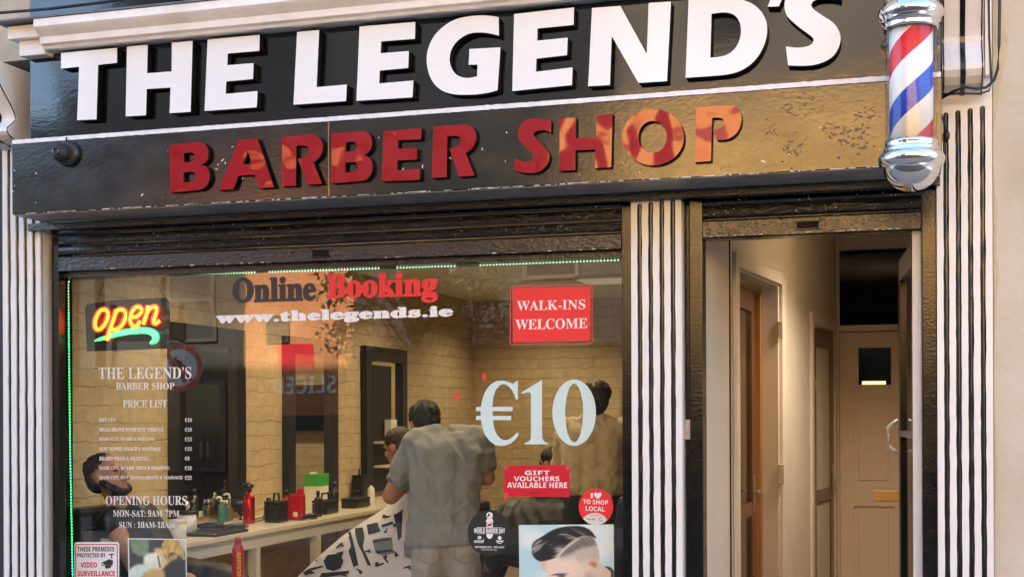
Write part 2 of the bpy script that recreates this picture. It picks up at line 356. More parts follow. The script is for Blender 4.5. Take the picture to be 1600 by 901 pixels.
# lettering ----------------------------------------------------------------
def uni(s, style):
    base = {'serif': (0x1D400, 0x1D41A, 0x1D7CE), 'sans': (0x1D5D4, 0x1D5EE, 0x1D7EC), 'ital': (0x1D63C, 0x1D656, 0x1D7EC)}.get(style)
    if not base: return s
    r = ''
    for ch in s:
        if 'A' <= ch <= 'Z': r += chr(base[0] + ord(ch) - 65)
        elif 'a' <= ch <= 'z': r += chr(base[1] + ord(ch) - 97)
        elif '0' <= ch <= '9': r += chr(base[2] + ord(ch) - 48)
        else: r += ch
    return r
def text_into(bm, s, quad, y0, th=0.0006, style='serif', off=0.0, mi=0, space=1.0):
    """quad: pixel corners tl, tr, br, bl of the ink box; laid on plane y = y0 facing the street.
    off makes the letters bolder and rounder (copies shifted round a small ring)"""
    cu = bpy.data.curves.new('t', 'FONT'); cu.body = uni(s, style); cu.extrude = 0.01; cu.space_character = space
    cu.resolution_u = 4
    ob = bpy.data.objects.new('t', cu); C.objects.link(ob); dg = bpy.context.evaluated_depsgraph_get()
    me = bpy.data.meshes.new_from_object(ob.evaluated_get(dg))
    xs = [v.co.x for v in me.vertices]; ys = [v.co.y for v in me.vertices]
    a, b, c, d = min(xs) - off, max(xs) + off, min(ys) - off, max(ys) + off
    tl, tr, br, bl = [at(q[0], q[1], y0) for q in quad]
    ring = [(0, 0)] + ([(off * math.cos(k * math.pi / 4), off * math.sin(k * math.pi / 4)) for k in range(8)] if off else [])
    for n, (ox, oy) in enumerate(ring):
        t = bmesh.new(); t.from_mesh(me); yy = y0 - n * 0.00003
        for v in t.verts:
            u = (v.co.x + ox - a) / (b - a); h = (v.co.y + oy - c) / (d - c); front = v.co.z > 0
            p = (bl * (1 - u) + br * u) * (1 - h) + (tl * (1 - u) + tr * u) * h
            v.co = Vector((p.x, yy if front else yy + th, p.z))
        for f in t.faces: f.material_index = mi
        bmesh.ops.recalc_face_normals(t, faces=t.faces[:])
        merge(bm, t)
    bpy.data.objects.remove(ob); bpy.data.curves.remove(cu); bpy.data.meshes.remove(me)
def Q(x0, x1, yt, yb, slope=0.0):
    """ink box in pixels: left, right, top and bottom at the left end, slope of the line"""
    d = slope * (x1 - x0); return ((x0, yt), (x1, yt + d), (x1, yb + d), (x0, yb))
def pxloops(loops, org, s, Y):
    return [[(lambda p: (p.x, p.z))(at(org[0] + x / s, org[1] + y / s, Y)) for x, y in lp] for lp in loops]
def ell(cx, cy, rx, ry, n=48, rot=0.0):
    return [(cx + rx * math.cos(a) * math.cos(rot) - ry * math.sin(a) * math.sin(rot), cy + rx * math.cos(a) * math.sin(rot) + ry * math.sin(a) * math.cos(rot)) for a in [2 * math.pi * k / n for k in range(n)]]
def smooth_loop(pts, corners=(), n=4):
    """Catmull-Rom through pts, keeping sharp turns"""
    out = []; N = len(pts)
    V = [Vector(p) for p in pts]
    def sharp(i):
        a = V[i] - V[i - 1]; b = V[(i + 1) % N] - V[i]
        return a.length > 1e-6 and b.length > 1e-6 and a.angle(b) > R(38)
    S = [sharp(i) for i in range(N)]
    for i in range(N):
        j = (i + 1) % N; p1, p2 = V[i], V[j]
        if (p2 - p1).length > 170 or (S[i] and S[j]): out.append(tuple(p1)); continue
        m1 = (p2 - p1) if S[i] else (p2 - V[i - 1]) / 2
        m2 = (p2 - p1) if S[j] else (V[(j + 1) % N] - p1) / 2
        L = (p2 - p1).length
        if m1.length > L * 1.3: m1 = m1 * (L * 1.3 / m1.length)
        if m2.length > L * 1.3: m2 = m2 * (L * 1.3 / m2.length)
        for k in range(n):
            t = k / n; h1 = 2*t**3 - 3*t**2 + 1; h2 = t**3 - 2*t**2 + t; h3 = -2*t**3 + 3*t**2; h4 = t**3 - t**2
            out.append(tuple(p1 * h1 + m1 * h2 + p2 * h3 + m2 * h4))
    return out

# bodies: tapered capsules and ellipsoids fused into one skin ---------------------
def capsule(bm, p0, r0, p1, r1, seg=14):
    p0, p1 = Vector(p0), Vector(p1); d = p1 - p0; L = max(d.length, 1e-4); q = Vector((0, 0, 1)).rotation_difference(d.normalized() if d.length > 1e-6 else Vector((0, 0, 1)))
    t = bmesh.new(); prof = []
    for k in range(6): a = -math.pi / 2 + k * math.pi / 10; prof.append((r0 * math.cos(a), r0 * math.sin(a)))
    for k in range(6): a = k * math.pi / 10; prof.append((r1 * math.cos(a), L + r1 * math.sin(a)))
    prof[0] = (0, -r0); prof[-1] = (0, L + r1)
    lathe(t, 0, 0, prof, seg); bmesh.ops.recalc_face_normals(t, faces=t.faces[:])
    merge(bm, t, Matrix.Translation(p0) @ q.to_matrix().to_4x4())
def ellipsoid(bm, c, r, rot=None, seg=20):
    t = bmesh.new(); bmesh.ops.create_uvsphere(t, u_segments=seg, v_segments=12, radius=1)
    m = Matrix.Translation(c) @ (rot.to_4x4() if rot is not None else Matrix.Identity(4)) @ Matrix.Diagonal((*r, 1))
    merge(bm, t, m)
def fuse(name, bm, m, parent, voxel=0.012, smooth=6, wrinkle=0.0, wscale=7.0, wdir=(1, 1, 1), cut=None):
    me = bpy.data.meshes.new('t'); bm.to_mesh(me); bm.free(); ob = bpy.data.objects.new('t', me); C.objects.link(ob)
    r = ob.modifiers.new('r', 'REMESH'); r.mode = 'VOXEL'; r.voxel_size = voxel
    if smooth:
        s = ob.modifiers.new('s', 'SMOOTH'); s.iterations = smooth; s.factor = 0.5
    dg = bpy.context.evaluated_depsgraph_get(); res = bpy.data.meshes.new_from_object(ob.evaluated_get(dg))
    bpy.data.objects.remove(ob); bpy.data.meshes.remove(me)
    if wrinkle:
        nn = [v.normal.copy() for v in res.vertices]
        for v, nv in zip(res.vertices, nn):
            p = Vector((v.co.x * wdir[0], v.co.y * wdir[1], v.co.z * wdir[2])) * wscale
            w1 = noise.noise(Vector((p.x * 1.5 + p.z * 0.9, p.y, p.z * 0.45 - p.x * 0.3)) + 0.6 * Vector((noise.noise(p * 0.6), 0, noise.noise(p * 0.6 + Vector((9, 2, 4))))))
            w2 = noise.noise(Vector((p.x * 2.6 - p.z * 1.9, p.y * 1.5, p.z * 0.9 + p.x * 0.5)) + Vector((3, 1, 7)))
            h = (1 - abs(w1) * 2.6) * 0.7 + (1 - abs(w2) * 2.6) * 0.4 * (0.5 + noise.noise(p * 0.5)) - 0.35
            v.co += nv * (h * wrinkle)
    if cut:
        cb_ = bmesh.new(); cb_.from_mesh(res); bmesh.ops.bisect_plane(cb_, geom=cb_.verts[:] + cb_.edges[:] + cb_.faces[:], plane_co=cut[0], plane_no=cut[1], clear_outer=True); cb_.to_mesh(res); cb_.free()
    res.name = name; res.materials.clear(); res.materials.append(M[m])
    for p in res.polygons: p.use_smooth = True
    return obj_me(name, res, parent)
def onz(px, py, z):
    d = ROT @ Vector(((px - 800) / F, -(py - YH) / F, -1)); t = (z - EYE) / d.z
    return Vector((d.x * t, -DIST + d.y * t, z))

# ================================================================== SETTING
YO = -11.0                                     # the house fronts across the street
o = obj('pavement', B(-14, 10, -3.0, 0.16, -0.12, 0.0), 'paving'); struct(o)
o = obj('kerb', B(-14, 10, -3.14, -3.0, -0.12, 0.003), 'kerb_stone'); struct(o)
bm = new_bm(); v = [bm.verts.new(p) for p in ((-120, -120, -0.12), (120, -120, -0.12), (120, 120, -0.12), (-120, 120, -0.12))]; bm.faces.new(v)
struct(obj('road', bm, 'asphalt'))
bm = new_bm()
for y in (-3.42, -3.62): box(bm, -14, 10, y, y + 0.09, -0.117, -0.113)
struct(obj('road_marking', bm, 'line_yellow'))
struct(obj('pavement', B(-24, 14, YO, -8.6, -0.12, 0.0), 'paving'))
struct(obj('kerb', B(-24, 14, -8.6, -8.46, -0.12, 0.003), 'kerb_stone'))

# --- the shop's building (upper storeys, side walls, roof)
XL, XR = X(6, 0, 880), X(1553, 0, 880)
ZSOF = Z(700, 297.6, -0.32); ZLINE = Z(700, 171, -0.32); ZTOPF = Z(400, 36, -0.25)
house = thing('terraced_house', 'tall rendered terraced house carrying the barber shop on its ground floor', 'building', ((XL + XR) / 2, 4, 0))
bm = new_bm(); box(bm, XL - 0.62, XR, 0.06, 0.30, ZTOPF + 0.02, 8.6); obj('wall', bm, 'upper_wall', house)
bm = new_bm(); box(bm, XL - 0.62, XL - 0.42, 0.30, 8.6, 0, 8.6); box(bm, XR - 0.25, XR - 0.05, 0.30, 8.6, 0, 8.6); box(bm, XL - 0.42, XR - 0.25, 8.4, 8.6, 0, 8.6)
obj('party_wall', bm, 'upper_wall', house)
bm = new_bm(); profile_x(bm, [(-0.05, 8.6), (4.3, 11.0), (8.7, 8.6)], XL - 0.7, XR + 0.05); obj('roof', bm, 'slate', house)
# --- neighbours on both sides
nb = thing('neighbouring_house', 'plain cream rendered house wall right of the shopfront', 'building', (XR + 3, 4, 0))
bm = new_bm(); box(bm, XR + 0.004, XR + 7, 0.035, 8, 0, 8.8); obj('wall', bm, 'cream_render', nb)
bm = new_bm()
for z0, z1, wmx in ((2.75, 3.6, 0.07), (1.75, 2.6, 0.022), (1.05, 1.5, 0.014)):
    n = 30; lp = [(XR + 0.005, z0)]
    for k in range(n + 1):
        u = k / n; z = z0 + (z1 - z0) * u; lp.append((XR + 0.006 + wmx * math.sin(math.pi * u) * (0.55 + 0.9 * abs(noise.noise(Vector((1.7, z0, z * 6))))), z))
    lp.append((XR + 0.005, z1)); plate(bm, [lp], 0.0338, 0.036, 0, 0)
obj('stain', bm, 'cream_stain', nb)
bm = new_bm(); profile_x(bm, [(-0.1, 8.8), (4, 11.3), (8.1, 8.8)], XR + 0.06, XR + 7); obj('roof', bm, 'slate', nb)
nl = thing('neighbouring_house', 'dark painted house front at the far left edge beside the striped pilaster', 'building', (XL - 3.6, 4, 0))
bm = new_bm(); box(bm, XL - 7, XL - 0.63, 0.05, 8, 0, 8.2); box(bm, XL - 0.628, XL - 0.004, 0.08, 0.3, 0, 3.2); obj('wall', bm, 'facade_dark', nl)
bm = new_bm(); profile_x(bm, [(-0.1, 8.2), (4, 10.6), (8.1, 8.2)], XL - 7, XL - 0.72); obj('roof', bm, 'slate', nl)

# --- houses across the street (they light the shop and show in its glass and gloss paint)
def far_house(name, label, x0, x1, h, wall, roofh, wins, door=None, plinth=None, band=None):
    t = thing(name, label, 'building', ((x0 + x1) / 2, YO - 3, 0), 'houses across the street')
    bm = new_bm(); box(bm, x0, x1, YO - 6, YO, 0, h); obj('wall', bm, wall, t)
    bm = new_bm(); profile_x(bm, [(YO + 0.25, h + 0.002), (YO - 3, h + roofh), (YO - 6.2, h + 0.002)], x0 + 0.002, x1 - 0.002); obj('roof', bm, 'slate', t)
    if plinth:
        bm = new_bm(); box(bm, x0 + 0.01, x1 - 0.01, YO + 0.001, YO + 0.12, 0, plinth[0]); obj('shop_front', bm, plinth[1], t)
    if band:
        bm = new_bm(); box(bm, x0 + 0.01, x1 - 0.01, YO + 0.001, YO + 0.09, band[0], band[1]); obj('string_course', bm, band[2], t)
    off = 0.125 if plinth else 0.0
    for (cx, zb, ww, hh, arch) in wins:
        y = YO + (off if plinth and zb < plinth[0] else 0.095 if band and zb > band[0] else 0.002)
        lp = [(cx - ww / 2, zb), (cx + ww / 2, zb), (cx + ww / 2, zb + hh)]
        if arch: lp += [(cx + ww / 2 * math.cos(a), zb + hh + 0.22 * ww * math.sin(a)) for a in [math.pi * k / 8 for k in range(1, 8)]]
        lp += [(cx - ww / 2, zb + hh)]
        sh = [(cx + (p[0] - cx) * 0.86, zb + hh / 2 + (p[1] - zb - hh / 2) * 0.92) for p in lp]
        bm = new_bm(); plate(bm, [lp, sh], y, y + 0.06, 0, 0); box(bm, cx - 0.43 * ww, cx + 0.43 * ww, y + 0.005, y + 0.05, zb + hh * 0.5 - 0.025, zb + hh * 0.5 + 0.025)
        for v in bm.verts: v.co.y = y + (y + 0.06 - v.co.y)
        fr = obj('window', bm, 'frame_white', t)
        bm = new_bm(); plate(bm, [sh], y, y + 0.02, 0, 0); obj('pane', bm, 'window_dark', fr)
    return t
far_house('orange_house', 'sunlit ochre orange rendered house straight across the street', -3.6, 9.5, 7.6, 'facade_orange', 2.2,
          [(-2.2, 6.05, 0.9, 1.1, False), (1.0, 6.05, 0.9, 1.1, False), (4.6, 6.05, 0.9, 1.1, False), (7.6, 6.05, 0.9, 1.1, False), (-1.6, 0.9, 1.8, 1.5, False), (2.6, 0.9, 1.8, 1.5, False), (6.6, 0.9, 1.8, 1.5, False)],
          plinth=(2.75, 'facade_dark'), band=(5.5, 7.55, 'facade_umber'))
far_house('grey_house', 'slate grey house between the ochre house and the brick house', -7.6, -3.6, 8.8, 'facade_grey', 1.8,
          [(-6.5, 3.3, 0.8, 1.3, True), (-4.7, 3.3, 0.8, 1.3, True), (-6.5, 6.2, 0.8, 1.3, True), (-4.7, 6.2, 0.8, 1.3, True), (-5.6, 0.8, 2.2, 1.6, False)])
far_house('brick_house', 'narrow orange brick house with a low eaves across the street', -9.3, -7.6, 4.7, 'red_brick', 5.0,
          [(-8.75, 2.55, 0.35, 0.4, False)], plinth=(1.5, 'facade_dark'))
far_house('taupe_house', 'narrow taupe house with a steep slate roof left of the brick house across the street', -12.4, -9.3, 4.5, 'facade_taupe', 5.0,
          [(-10.15, 2.6, 0.8, 1.2, False), (-10.15, 0.7, 1.1, 1.3, False)])
far_house('low_house', 'low taupe house with a shallow roof at the far left across the street', -18.5, -12.4, 5.0, 'facade_taupe', 1.6,
          [(-13.6, 2.4, 0.8, 1.1, False), (-15.2, 2.4, 0.8, 1.1, False), (-17.0, 2.4, 0.8, 1.1, False), (-13.6, 0.7, 0.9, 1.2, False), (-16.0, 0.7, 1.6, 1.2, False)])
# street furniture across the road, seen only in the glass
t = thing('street_lamp', 'slim grey street lamp on the far pavement', 'street lamp', (-10.35, -8.95, 0))
bm = new_bm(); tube(bm, [(-10.35, -8.95, 0), (-10.35, -8.95, 1.2), (-10.35, -8.95, 6)], [0.085, 0.07, 0.05], 12); obj('post', bm, 'facade_grey', t, smooth=True)
bm = new_bm(); tube(bm, [(-10.35, -8.95, 5.9), (-10.35, -8.3, 6.25), (-10.35, -7.8, 6.3)], 0.035, 8); obj('arm', bm, 'facade_grey', t)
bm = new_bm(); box(bm, -10.47, -10.23, -8.0, -7.5, 6.24, 6.36, 0.03); obj('lantern', bm, 'facade_grey', t)
t = thing('road_sign', 'round red ringed no right turn sign on its post across the road', 'road sign', (-9.0, -8.75, 0))
bm = new_bm(); tube(bm, [(-9, -8.75, 0), (-9, -8.75, 2.95)], 0.038, 10); obj('post', bm, 'facade_grey', t)
cx, cz = -9.0, 2.12
def flipy(bm, y):
    for v in bm.verts: v.co.y = 2 * y - v.co.y
    for f in bm.faces: f.normal_flip()
    return bm
bm = plate(new_bm(), [ell(cx, cz, 0.33, 0.33)], -8.70, -8.69, 0, 0); d_ = obj('disc', bm, 'sign_white', t)
bm = plate(new_bm(), [ell(cx, cz, 0.325, 0.325), ell(cx, cz, 0.26, 0.26)], -8.69, -8.685, 0, 0); obj('ring', bm, 'vinyl_deep_red', d_)
bm = plate(new_bm(), [[(cx - 0.21, cz + 0.17), (cx - 0.17, cz + 0.21), (cx + 0.21, cz - 0.17), (cx + 0.17, cz - 0.21)]], -8.684, -8.68, 0, 0); obj('slash', bm, 'vinyl_deep_red', d_)
bm = plate(new_bm(), [[(cx + 0.09, cz - 0.2), (cx + 0.04, cz - 0.2), (cx + 0.04, cz + 0.1), (cx - 0.04, cz + 0.1), (cx - 0.04, cz + 0.17), (cx - 0.17, cz + 0.07), (cx - 0.04, cz - 0.03), (cx - 0.04, cz + 0.04), (cx + 0.09, cz + 0.04)][::-1]], -8.688, -8.6855, 0, 0); obj('arrow', bm, 'print_dark', d_)

def far_text(bm, txt, xc, zc, wd, ht, y, style='sans'):
    """lettering on something that faces the shop (reads properly from this side of the street)"""
    cu = bpy.data.curves.new('t', 'FONT'); cu.body = uni(txt, style); cu.extrude = 0.01; cu.resolution_u = 3
    ob = bpy.data.objects.new('t', cu); C.objects.link(ob); dg = bpy.context.evaluated_depsgraph_get(); me = bpy.data.meshes.new_from_object(ob.evaluated_get(dg))
    xs = [v.co.x for v in me.vertices]; ys = [v.co.y for v in me.vertices]; a, b, c, d = min(xs), max(xs), min(ys), max(ys)
    t_ = bmesh.new(); t_.from_mesh(me)
    for v in t_.verts: v.co = Vector((xc + wd * (0.5 - (v.co.x - a) / (b - a)), y + (0.004 if v.co.z > 0 else 0), zc + ht * ((v.co.y - c) / (d - c) - 0.5)))
    bmesh.ops.recalc_face_normals(t_, faces=t_.faces[:]); merge(bm, t_); bpy.data.objects.remove(ob); bpy.data.curves.remove(cu); bpy.data.meshes.remove(me)
brick = [o for o in bpy.data.objects if o.name.startswith('brick_house')][0]
bm = new_bm(); far_text(bm, 'SLICED', -8.35, 1.95, 1.0, 0.26, YO + 0.003); obj('shop_lettering', bm, 'vinyl_white', brick)
bm = new_bm(); box(bm, -8.75, -8.2, YO + 0.001, YO + 0.012, 2.12, 2.52); obj('shop_poster', bm, 'vinyl_deep_red', brick)
t = thing('finger_sign', 'dark brown finger sign lettered for the English Market on a post across the road', 'sign', (-10.0, -8.72, 0))
obj('post', tube(new_bm(), [(-10.0, -8.72, 0), (-10.0, -8.72, 2.95)], 0.035, 10), 'facade_grey', t)
bm = new_bm(); box(bm, -9.96, -8.72 - 0.2, -8.735, -8.705, 2.48, 2.86, 0.006); fb = obj('board', bm, 'sign_brown', t)
bm = new_bm(); far_text(bm, 'An Margadh Sasanach', -9.45, 2.76, 0.9, 0.08, -8.703); obj('lettering', bm, 'vinyl_white', fb); bm = new_bm(); far_text(bm, 'English Market', -9.52, 2.58, 0.7, 0.08, -8.703); obj('lettering', bm, 'vinyl_white', fb)

def street_tree(x, y, hgt, rad, label):
    t = thing('street_tree', label, 'tree', (x, y, 0), 'trees across the street')
    bm = new_bm(); tube(bm, [(x, y, 0), (x + 0.03, y, 1.2), (x - 0.02, y, 2.4), (x, y, hgt - rad * 0.3)], [0.11, 0.09, 0.075, 0.03], 10)
    rnd = random.Random(int(x * 10))
    for k in range(7):
        a = rnd.uniform(0, 6.28); zz = 2.0 + 0.15 * k
        tube(bm, [(x, y, zz), (x + 0.5 * rad * math.cos(a), y + 0.5 * rad * math.sin(a), zz + 0.5), (x + 0.85 * rad * math.cos(a), y + 0.85 * rad * math.sin(a), zz + 0.9)], [0.035, 0.022, 0.008], 6)
    obj('trunk', bm, 'bark', t)
    bm = new_bm()
    cl = [(Vector((x, y, hgt - rad)) + Vector((rnd.gauss(0, .5), rnd.gauss(0, .5), rnd.gauss(0, .5))) * rad, rnd.uniform(.22, .42) * rad) for _ in range(22)]
    for c, r in cl:
        for _ in range(110):
            p = c + Vector((rnd.gauss(0, .5), rnd.gauss(0, .5), rnd.gauss(0, .45))) * r; q = Matrix.Rotation(rnd.uniform(0, 6.28), 3, Vector((rnd.gauss(0, 1), rnd.gauss(0, 1), rnd.gauss(0, 1))).normalized()); s = rnd.uniform(.04, .075)
            bm.faces.new([bm.verts.new(p + q @ Vector(e) * s) for e in ((-1, 0, 0), (0, -.5, 0), (1, 0, 0.1), (0, .5, 0))])
    obj('crown', bm, 'leaf', t)
street_tree(-6.0, -9.3, 4.3, 1.05, 'young street tree before the brick house and grey house')
street_tree(-1.2, -9.4, 3.9, 0.8, 'small street tree before the ochre house across the road')

# ================================================================== SHOPFRONT
# --- pilasters with black flutes
def wob(x, z, s=0.0016): return x + s * noise.noise(Vector((x * 9, 2.2, z * 11))) * 1.6 + s * 0.8 * noise.noise(Vector((x * 31, 5, z * 37)))
def pilaster(label, x0, x1, z1, flute_top, matw='white_paint', side=0.10):
    t = thing('pilaster', label, 'pilaster', ((x0 + x1) / 2, 0.05, 0), 'striped pilasters of the shopfront')
    W = x1 - x0; wf, bf = 0.1216, 0.098; loops = [[(x0, 0), (x1, 0), (x1, z1), (x0, z1)]]; xs = []
    for k in range(4):
        a = x0 + W * (wf * (k + 1) + bf * k); b = a + W * bf; xs.append((a, b)); n = 70; top = flute_top + 0.006 * (k - 1)
        rr = (b - a) / 2
        lp = [(wob(a, 0.3 + (top - rr - 0.3) * i / n), 0.3 + (top - rr - 0.3) * i / n) for i in range(n + 1)]
        if flute_top < z1: lp += [((a + b) / 2 - rr * math.cos(q), top - rr + rr * math.sin(q)) for q in [math.pi * i / 7 for i in range(1, 7)]]
        lp += [(wob(b, 0.3 + (top - rr - 0.3) * i / n + 5) , 0.3 + (top - rr - 0.3) * i / n) for i in range(n, -1, -1)]
        loops.append(lp)
    bm = plate(new_bm(), loops, 0.0, 0.02, 0, 0); box(bm, x0, x1, 0.036, side, 0, z1); obj('shaft', bm, matw, t)
    for a, b in xs:
        bm = new_bm(); n = 40; cols = []
        zt = flute_top + 0.012
        for i in range(n + 1):
            z = 0.29 + (zt - 0.29) * i / n
            cols.append([bm.verts.new((a - 0.003 + (b - a + 0.006) * j / 6, 0.013 - 0.011 * math.sin(math.pi * j / 6) + 0.0016 * noise.noise(Vector((a * 7, j, z * 16))), z)) for j in range(7)])
        for i in range(n):
            for j in range(6): bm.faces.new((cols[i][j], cols[i][j + 1], cols[i + 1][j + 1], cols[i + 1][j]))
        # closing back
        L = [c[0] for c in cols]; Rr = [c[-1] for c in cols]
        for v in list(bm.verts): v.co.y += 0.004
        box(bm, a - 0.004, b + 0.004, 0.0225, 0.0355, 0.29, zt)
        obj('flute', bm, 'black_paint', t, smooth=False)
    return t
XM0, XM1 = X(986.8, 0, 600), X(1065.5, 0, 600)
ZBAT = Z(640, 331, -0.04)
pilaster('striped black and white pilaster at the left end of the shopfront', XL, X(64.5, 0, 880), Z(10, 208, 0), Z(10, 222, 0), side=0.105)
pilaster('striped black and white pilaster between the window and the doorway', XM0, XM1, ZBAT, ZBAT - 0.002)
XR0 = X(1464.8, 0, 600)
pilaster('striped pilaster with round topped flutes right of the doorway below the bracket', XR0, XR, Z(1500, -60, 0), Z(1500, 172, 0), side=0.034)
# the dark return left of the left pilaster top
# --- fascia
sign = thing('shop_sign', 'long black gloss fascia sign with white and red raised letters above the window', 'shop sign', (X(720, -0.3), -0.2, ZSOF))
xl_up, xr_f = X(47, -0.25, 150), X(1470, -0.25, 150)
YU, YB = -0.25, -0.32
bm = new_bm(); box(bm, xl_up, xr_f, YU, 0.05, ZLINE - 0.012, ZTOPF + 0.25); obj('upper_panel', bm, 'fascia_black', sign, bevel=0.002)
xl_b = X(18.6, YB, 280)
xj = X(514, YB, 250)
bm = new_bm(); box(bm, xl_b, xj - 0.0012, YB, -0.045, ZSOF, ZLINE - 0.016); box(bm, xj + 0.0012, xr_f + 0.002, YB, -0.045, ZSOF, ZLINE - 0.016); obj('lower_panel', bm, 'box_black', sign, bevel=0.003)
bm = new_bm(); box(bm, xl_b + 0.002, xr_f, YB + 0.006, -0.04, ZSOF - 0.0045, ZSOF - 0.0015); obj('soffit', bm, 'soffit_grey', sign)
def wobbly_strip(x0, x1, z0, z1, y0, y1, n=220, s=0.0025, seed=0):
    lp = [(x0 + (x1 - x0) * i / n, z0 + s * noise.noise(Vector((i * 0.9, seed, 0)))) for i in range(n + 1)] + [(x1 - (x1 - x0) * i / n, z1 + s * noise.noise(Vector((i * 1.1, seed + 4, 2)))) for i in range(n + 1)]
    return plate(new_bm(), [lp], y0, y1, 0, 0)
# painted white line along the top of the lower board
lw = 0.021
xs0, xs1 = xl_b, xr_f
obj('white_line', wobbly_strip(xs0 + 0.004, xs1, ZLINE - 0.0155, ZLINE - 0.0155 + lw, YB - 0.003, YB + 0.06, s=0.003), 'edge_line', sign)
# worn bright edge under the lower board and the split between the two boards
bm = new_bm()
for i in range(150):
    xx = random.uniform(xl_b, xr_f); ln = random.uniform(0.004, 0.05); hh = random.uniform(0.0012, 0.0035)
    box(bm, xx, min(xx + ln, xr_f), YB - 0.0015, YB + 0.003, ZSOF - 0.001, ZSOF + hh)
obj('worn_edge', bm, 'chip', sign)['kind'] = 'stuff'
obj('board_joint', wobbly_strip(0, 1, 0, 0.004, 0, 0.002, n=60, s=0.0012, seed=3), 'rust', sign)
jo = bpy.data.objects['board_joint']
for v in jo.data.vertices: v.co = Vector((xj - 0.002 + v.co.z, YB - 0.001 + v.co.y, ZSOF + 0.002 + v.co.x * (ZLINE - ZSOF - 0.02)))
bm = new_bm()
for i in range(46):
    xx = random.uniform(xl_b, xr_f); zz = random.uniform(ZSOF + 0.02, ZSOF + 0.28); a = random.uniform(0, 3); r = random.uniform(0.001, 0.004); k = random.uniform(1, 4)
    plate(bm, [ell(xx, zz, r * k, r, 7, a)], YB - 0.0012, YB + 0.001, 0, 0)
obj('paint_chip', bm, 'chip', sign)['kind'] = 'stuff'
# faded scuffs where the gloss has gone (right hand end)
def blotch(cx, cz, rx, rz, seed, n=40):
    return [(cx + rx * math.cos(a) * (1 + 0.45 * noise.noise(Vector((math.cos(a) * 2.2 + seed, math.sin(a) * 2.2, seed * 3)))), cz + rz * math.sin(a) * (1 + 0.45 * noise.noise(Vector((math.cos(a) * 2.6, math.sin(a) * 2.6 + seed, seed))))) for a in [2 * math.pi * k / n for k in range(n)]]
mat('scuff', (0.020, 0.016, 0.012), 0.26, spec=0.7, bump=0.7, bscale=75, var=0.5, vscale=30)
bm = new_bm()
for i, (px, py, rx, rz) in enumerate(((1250, 165, 22, 14), (1207, 205, 9, 13), (1238, 235, 14, 20), (1312, 215, 16, 22), (1340, 222, 18, 26), (1352, 180, 15, 14), (1295, 200, 10, 8), (1135, 262, 10, 5), (905, 262, 14, 5))):
    p = at(px, py, YB)
    for k in range(34):
        rr = random.Random(i * 20 + k); plate(bm, [blotch(p.x + rr.gauss(0, rx * 0.7) / 365, p.z + rr.gauss(0, rz * 0.6) / 365, rx * rr.uniform(.04, .20) / 365, rz * rr.uniform(.02, .10) / 365, i * 3 + k, 24)], YB - 0.0004 - 0.00002 * k - 0.0000011 * i, YB + 0.001, 0, 0)
obj('scuff', bm, 'scuff', sign)['kind'] = 'stuff'

# --- raised letters
def letter(loops, org, s, yface, depth, m, sm=True, parent=sign):
    lp = [smooth_loop(l) if sm else l for l in loops]
    bm = plate(new_bm(), pxloops(lp, org, s, yface), yface, yface + depth, 0, 1)
    return obj('letter', bm, [m, 'letter_side'], parent)
YW = YU - 0.046; DW = 0.0445
W1, S1 = (80, 40), 4.706
letter([[(72,203),(484,165),(484,275),(345,290),(333,690),(190,697),(205,303),(72,318)]], W1, S1, YW, DW, 'letter_white', False)
letter([[(557,156),(710,143),(705,352),(885,338),(887,127),(1040,113),(1025,635),(870,645),(877,456),(702,468),(697,660),(547,669)]], W1, S1, YW, DW, 'letter_white', False)
letter([[(1150,104),(1533,70),(1530,187),(1298,207),(1295,293),(1488,277),(1484,394),(1287,412),(1283,503),(1518,482),(1511,602),(1127,629)]], W1, S1, YW, DW, 'letter_white', False)
W2, S2 = (440, 20), 5.632
letter([[(136,171),(331,153),(308,655),(574,633),(567,778),(104,810)]], W2, S2, YW, DW, 'letter_white', False)
letter([[(686,123),(1177,82),(1173,231),(876,254),(872,358),(1120,338),(1114,487),(864,510),(859,623),(1160,597),(1152,745),(658,776)]], W2, S2, YW, DW, 'letter_white', False)
W3, S3 = (650, 0), 5.631
letter([[(727,152),(650,141),(575,137),(480,143),(390,160),(310,190),(235,240),(170,305),(125,380),(100,460),(94,545),(105,620),(130,690),(170,750),(225,795),(290,822),(370,834),(460,835),(550,830),(640,816),(718,795),(743,418),(470,433),(463,572),(541,570),(537,672),(490,684),(440,687),(390,676),(345,648),(315,605),(298,555),(297,500),(310,445),(340,390),(385,345),(440,310),(500,292),(560,288),(620,292),(680,303),(730,316)]], W3, S3, YW, DW, 'letter_white')
letter([[(863,126),(1391,67),(1387,221),(1070,253),(1067,360),(1335,333),(1329,487),(1060,518),(1055,633),(1378,594),(1372,750),(847,803)]], W3, S3, YW, DW, 'letter_white', False)
W4, S4 = (900, 0), 3.636
letter([[(91,47),(252,35),(402,308),(413,18),(540,10),(517,462),(355,472),(203,206),(193,484),(69,491)]], W4, S4, YW, DW, 'letter_white', False)
letter([[(640,-3),(760,-12),(850,-12),(930,-3),(1000,22),(1050,65),(1080,120),(1086,180),(1075,240),(1045,305),(1000,360),(940,400),(870,422),(780,432),(622,443)],
        [(770,80),(840,72),(890,82),(920,110),(935,150),(935,200),(920,250),(890,290),(850,315),(800,326),(763,328)]], W4, S4, YW, DW, 'letter_white')
letter([[(1115,-25),(1184,-30),(1152,38),(1088,40)]], W4, S4, YW, DW, 'letter_white', False)
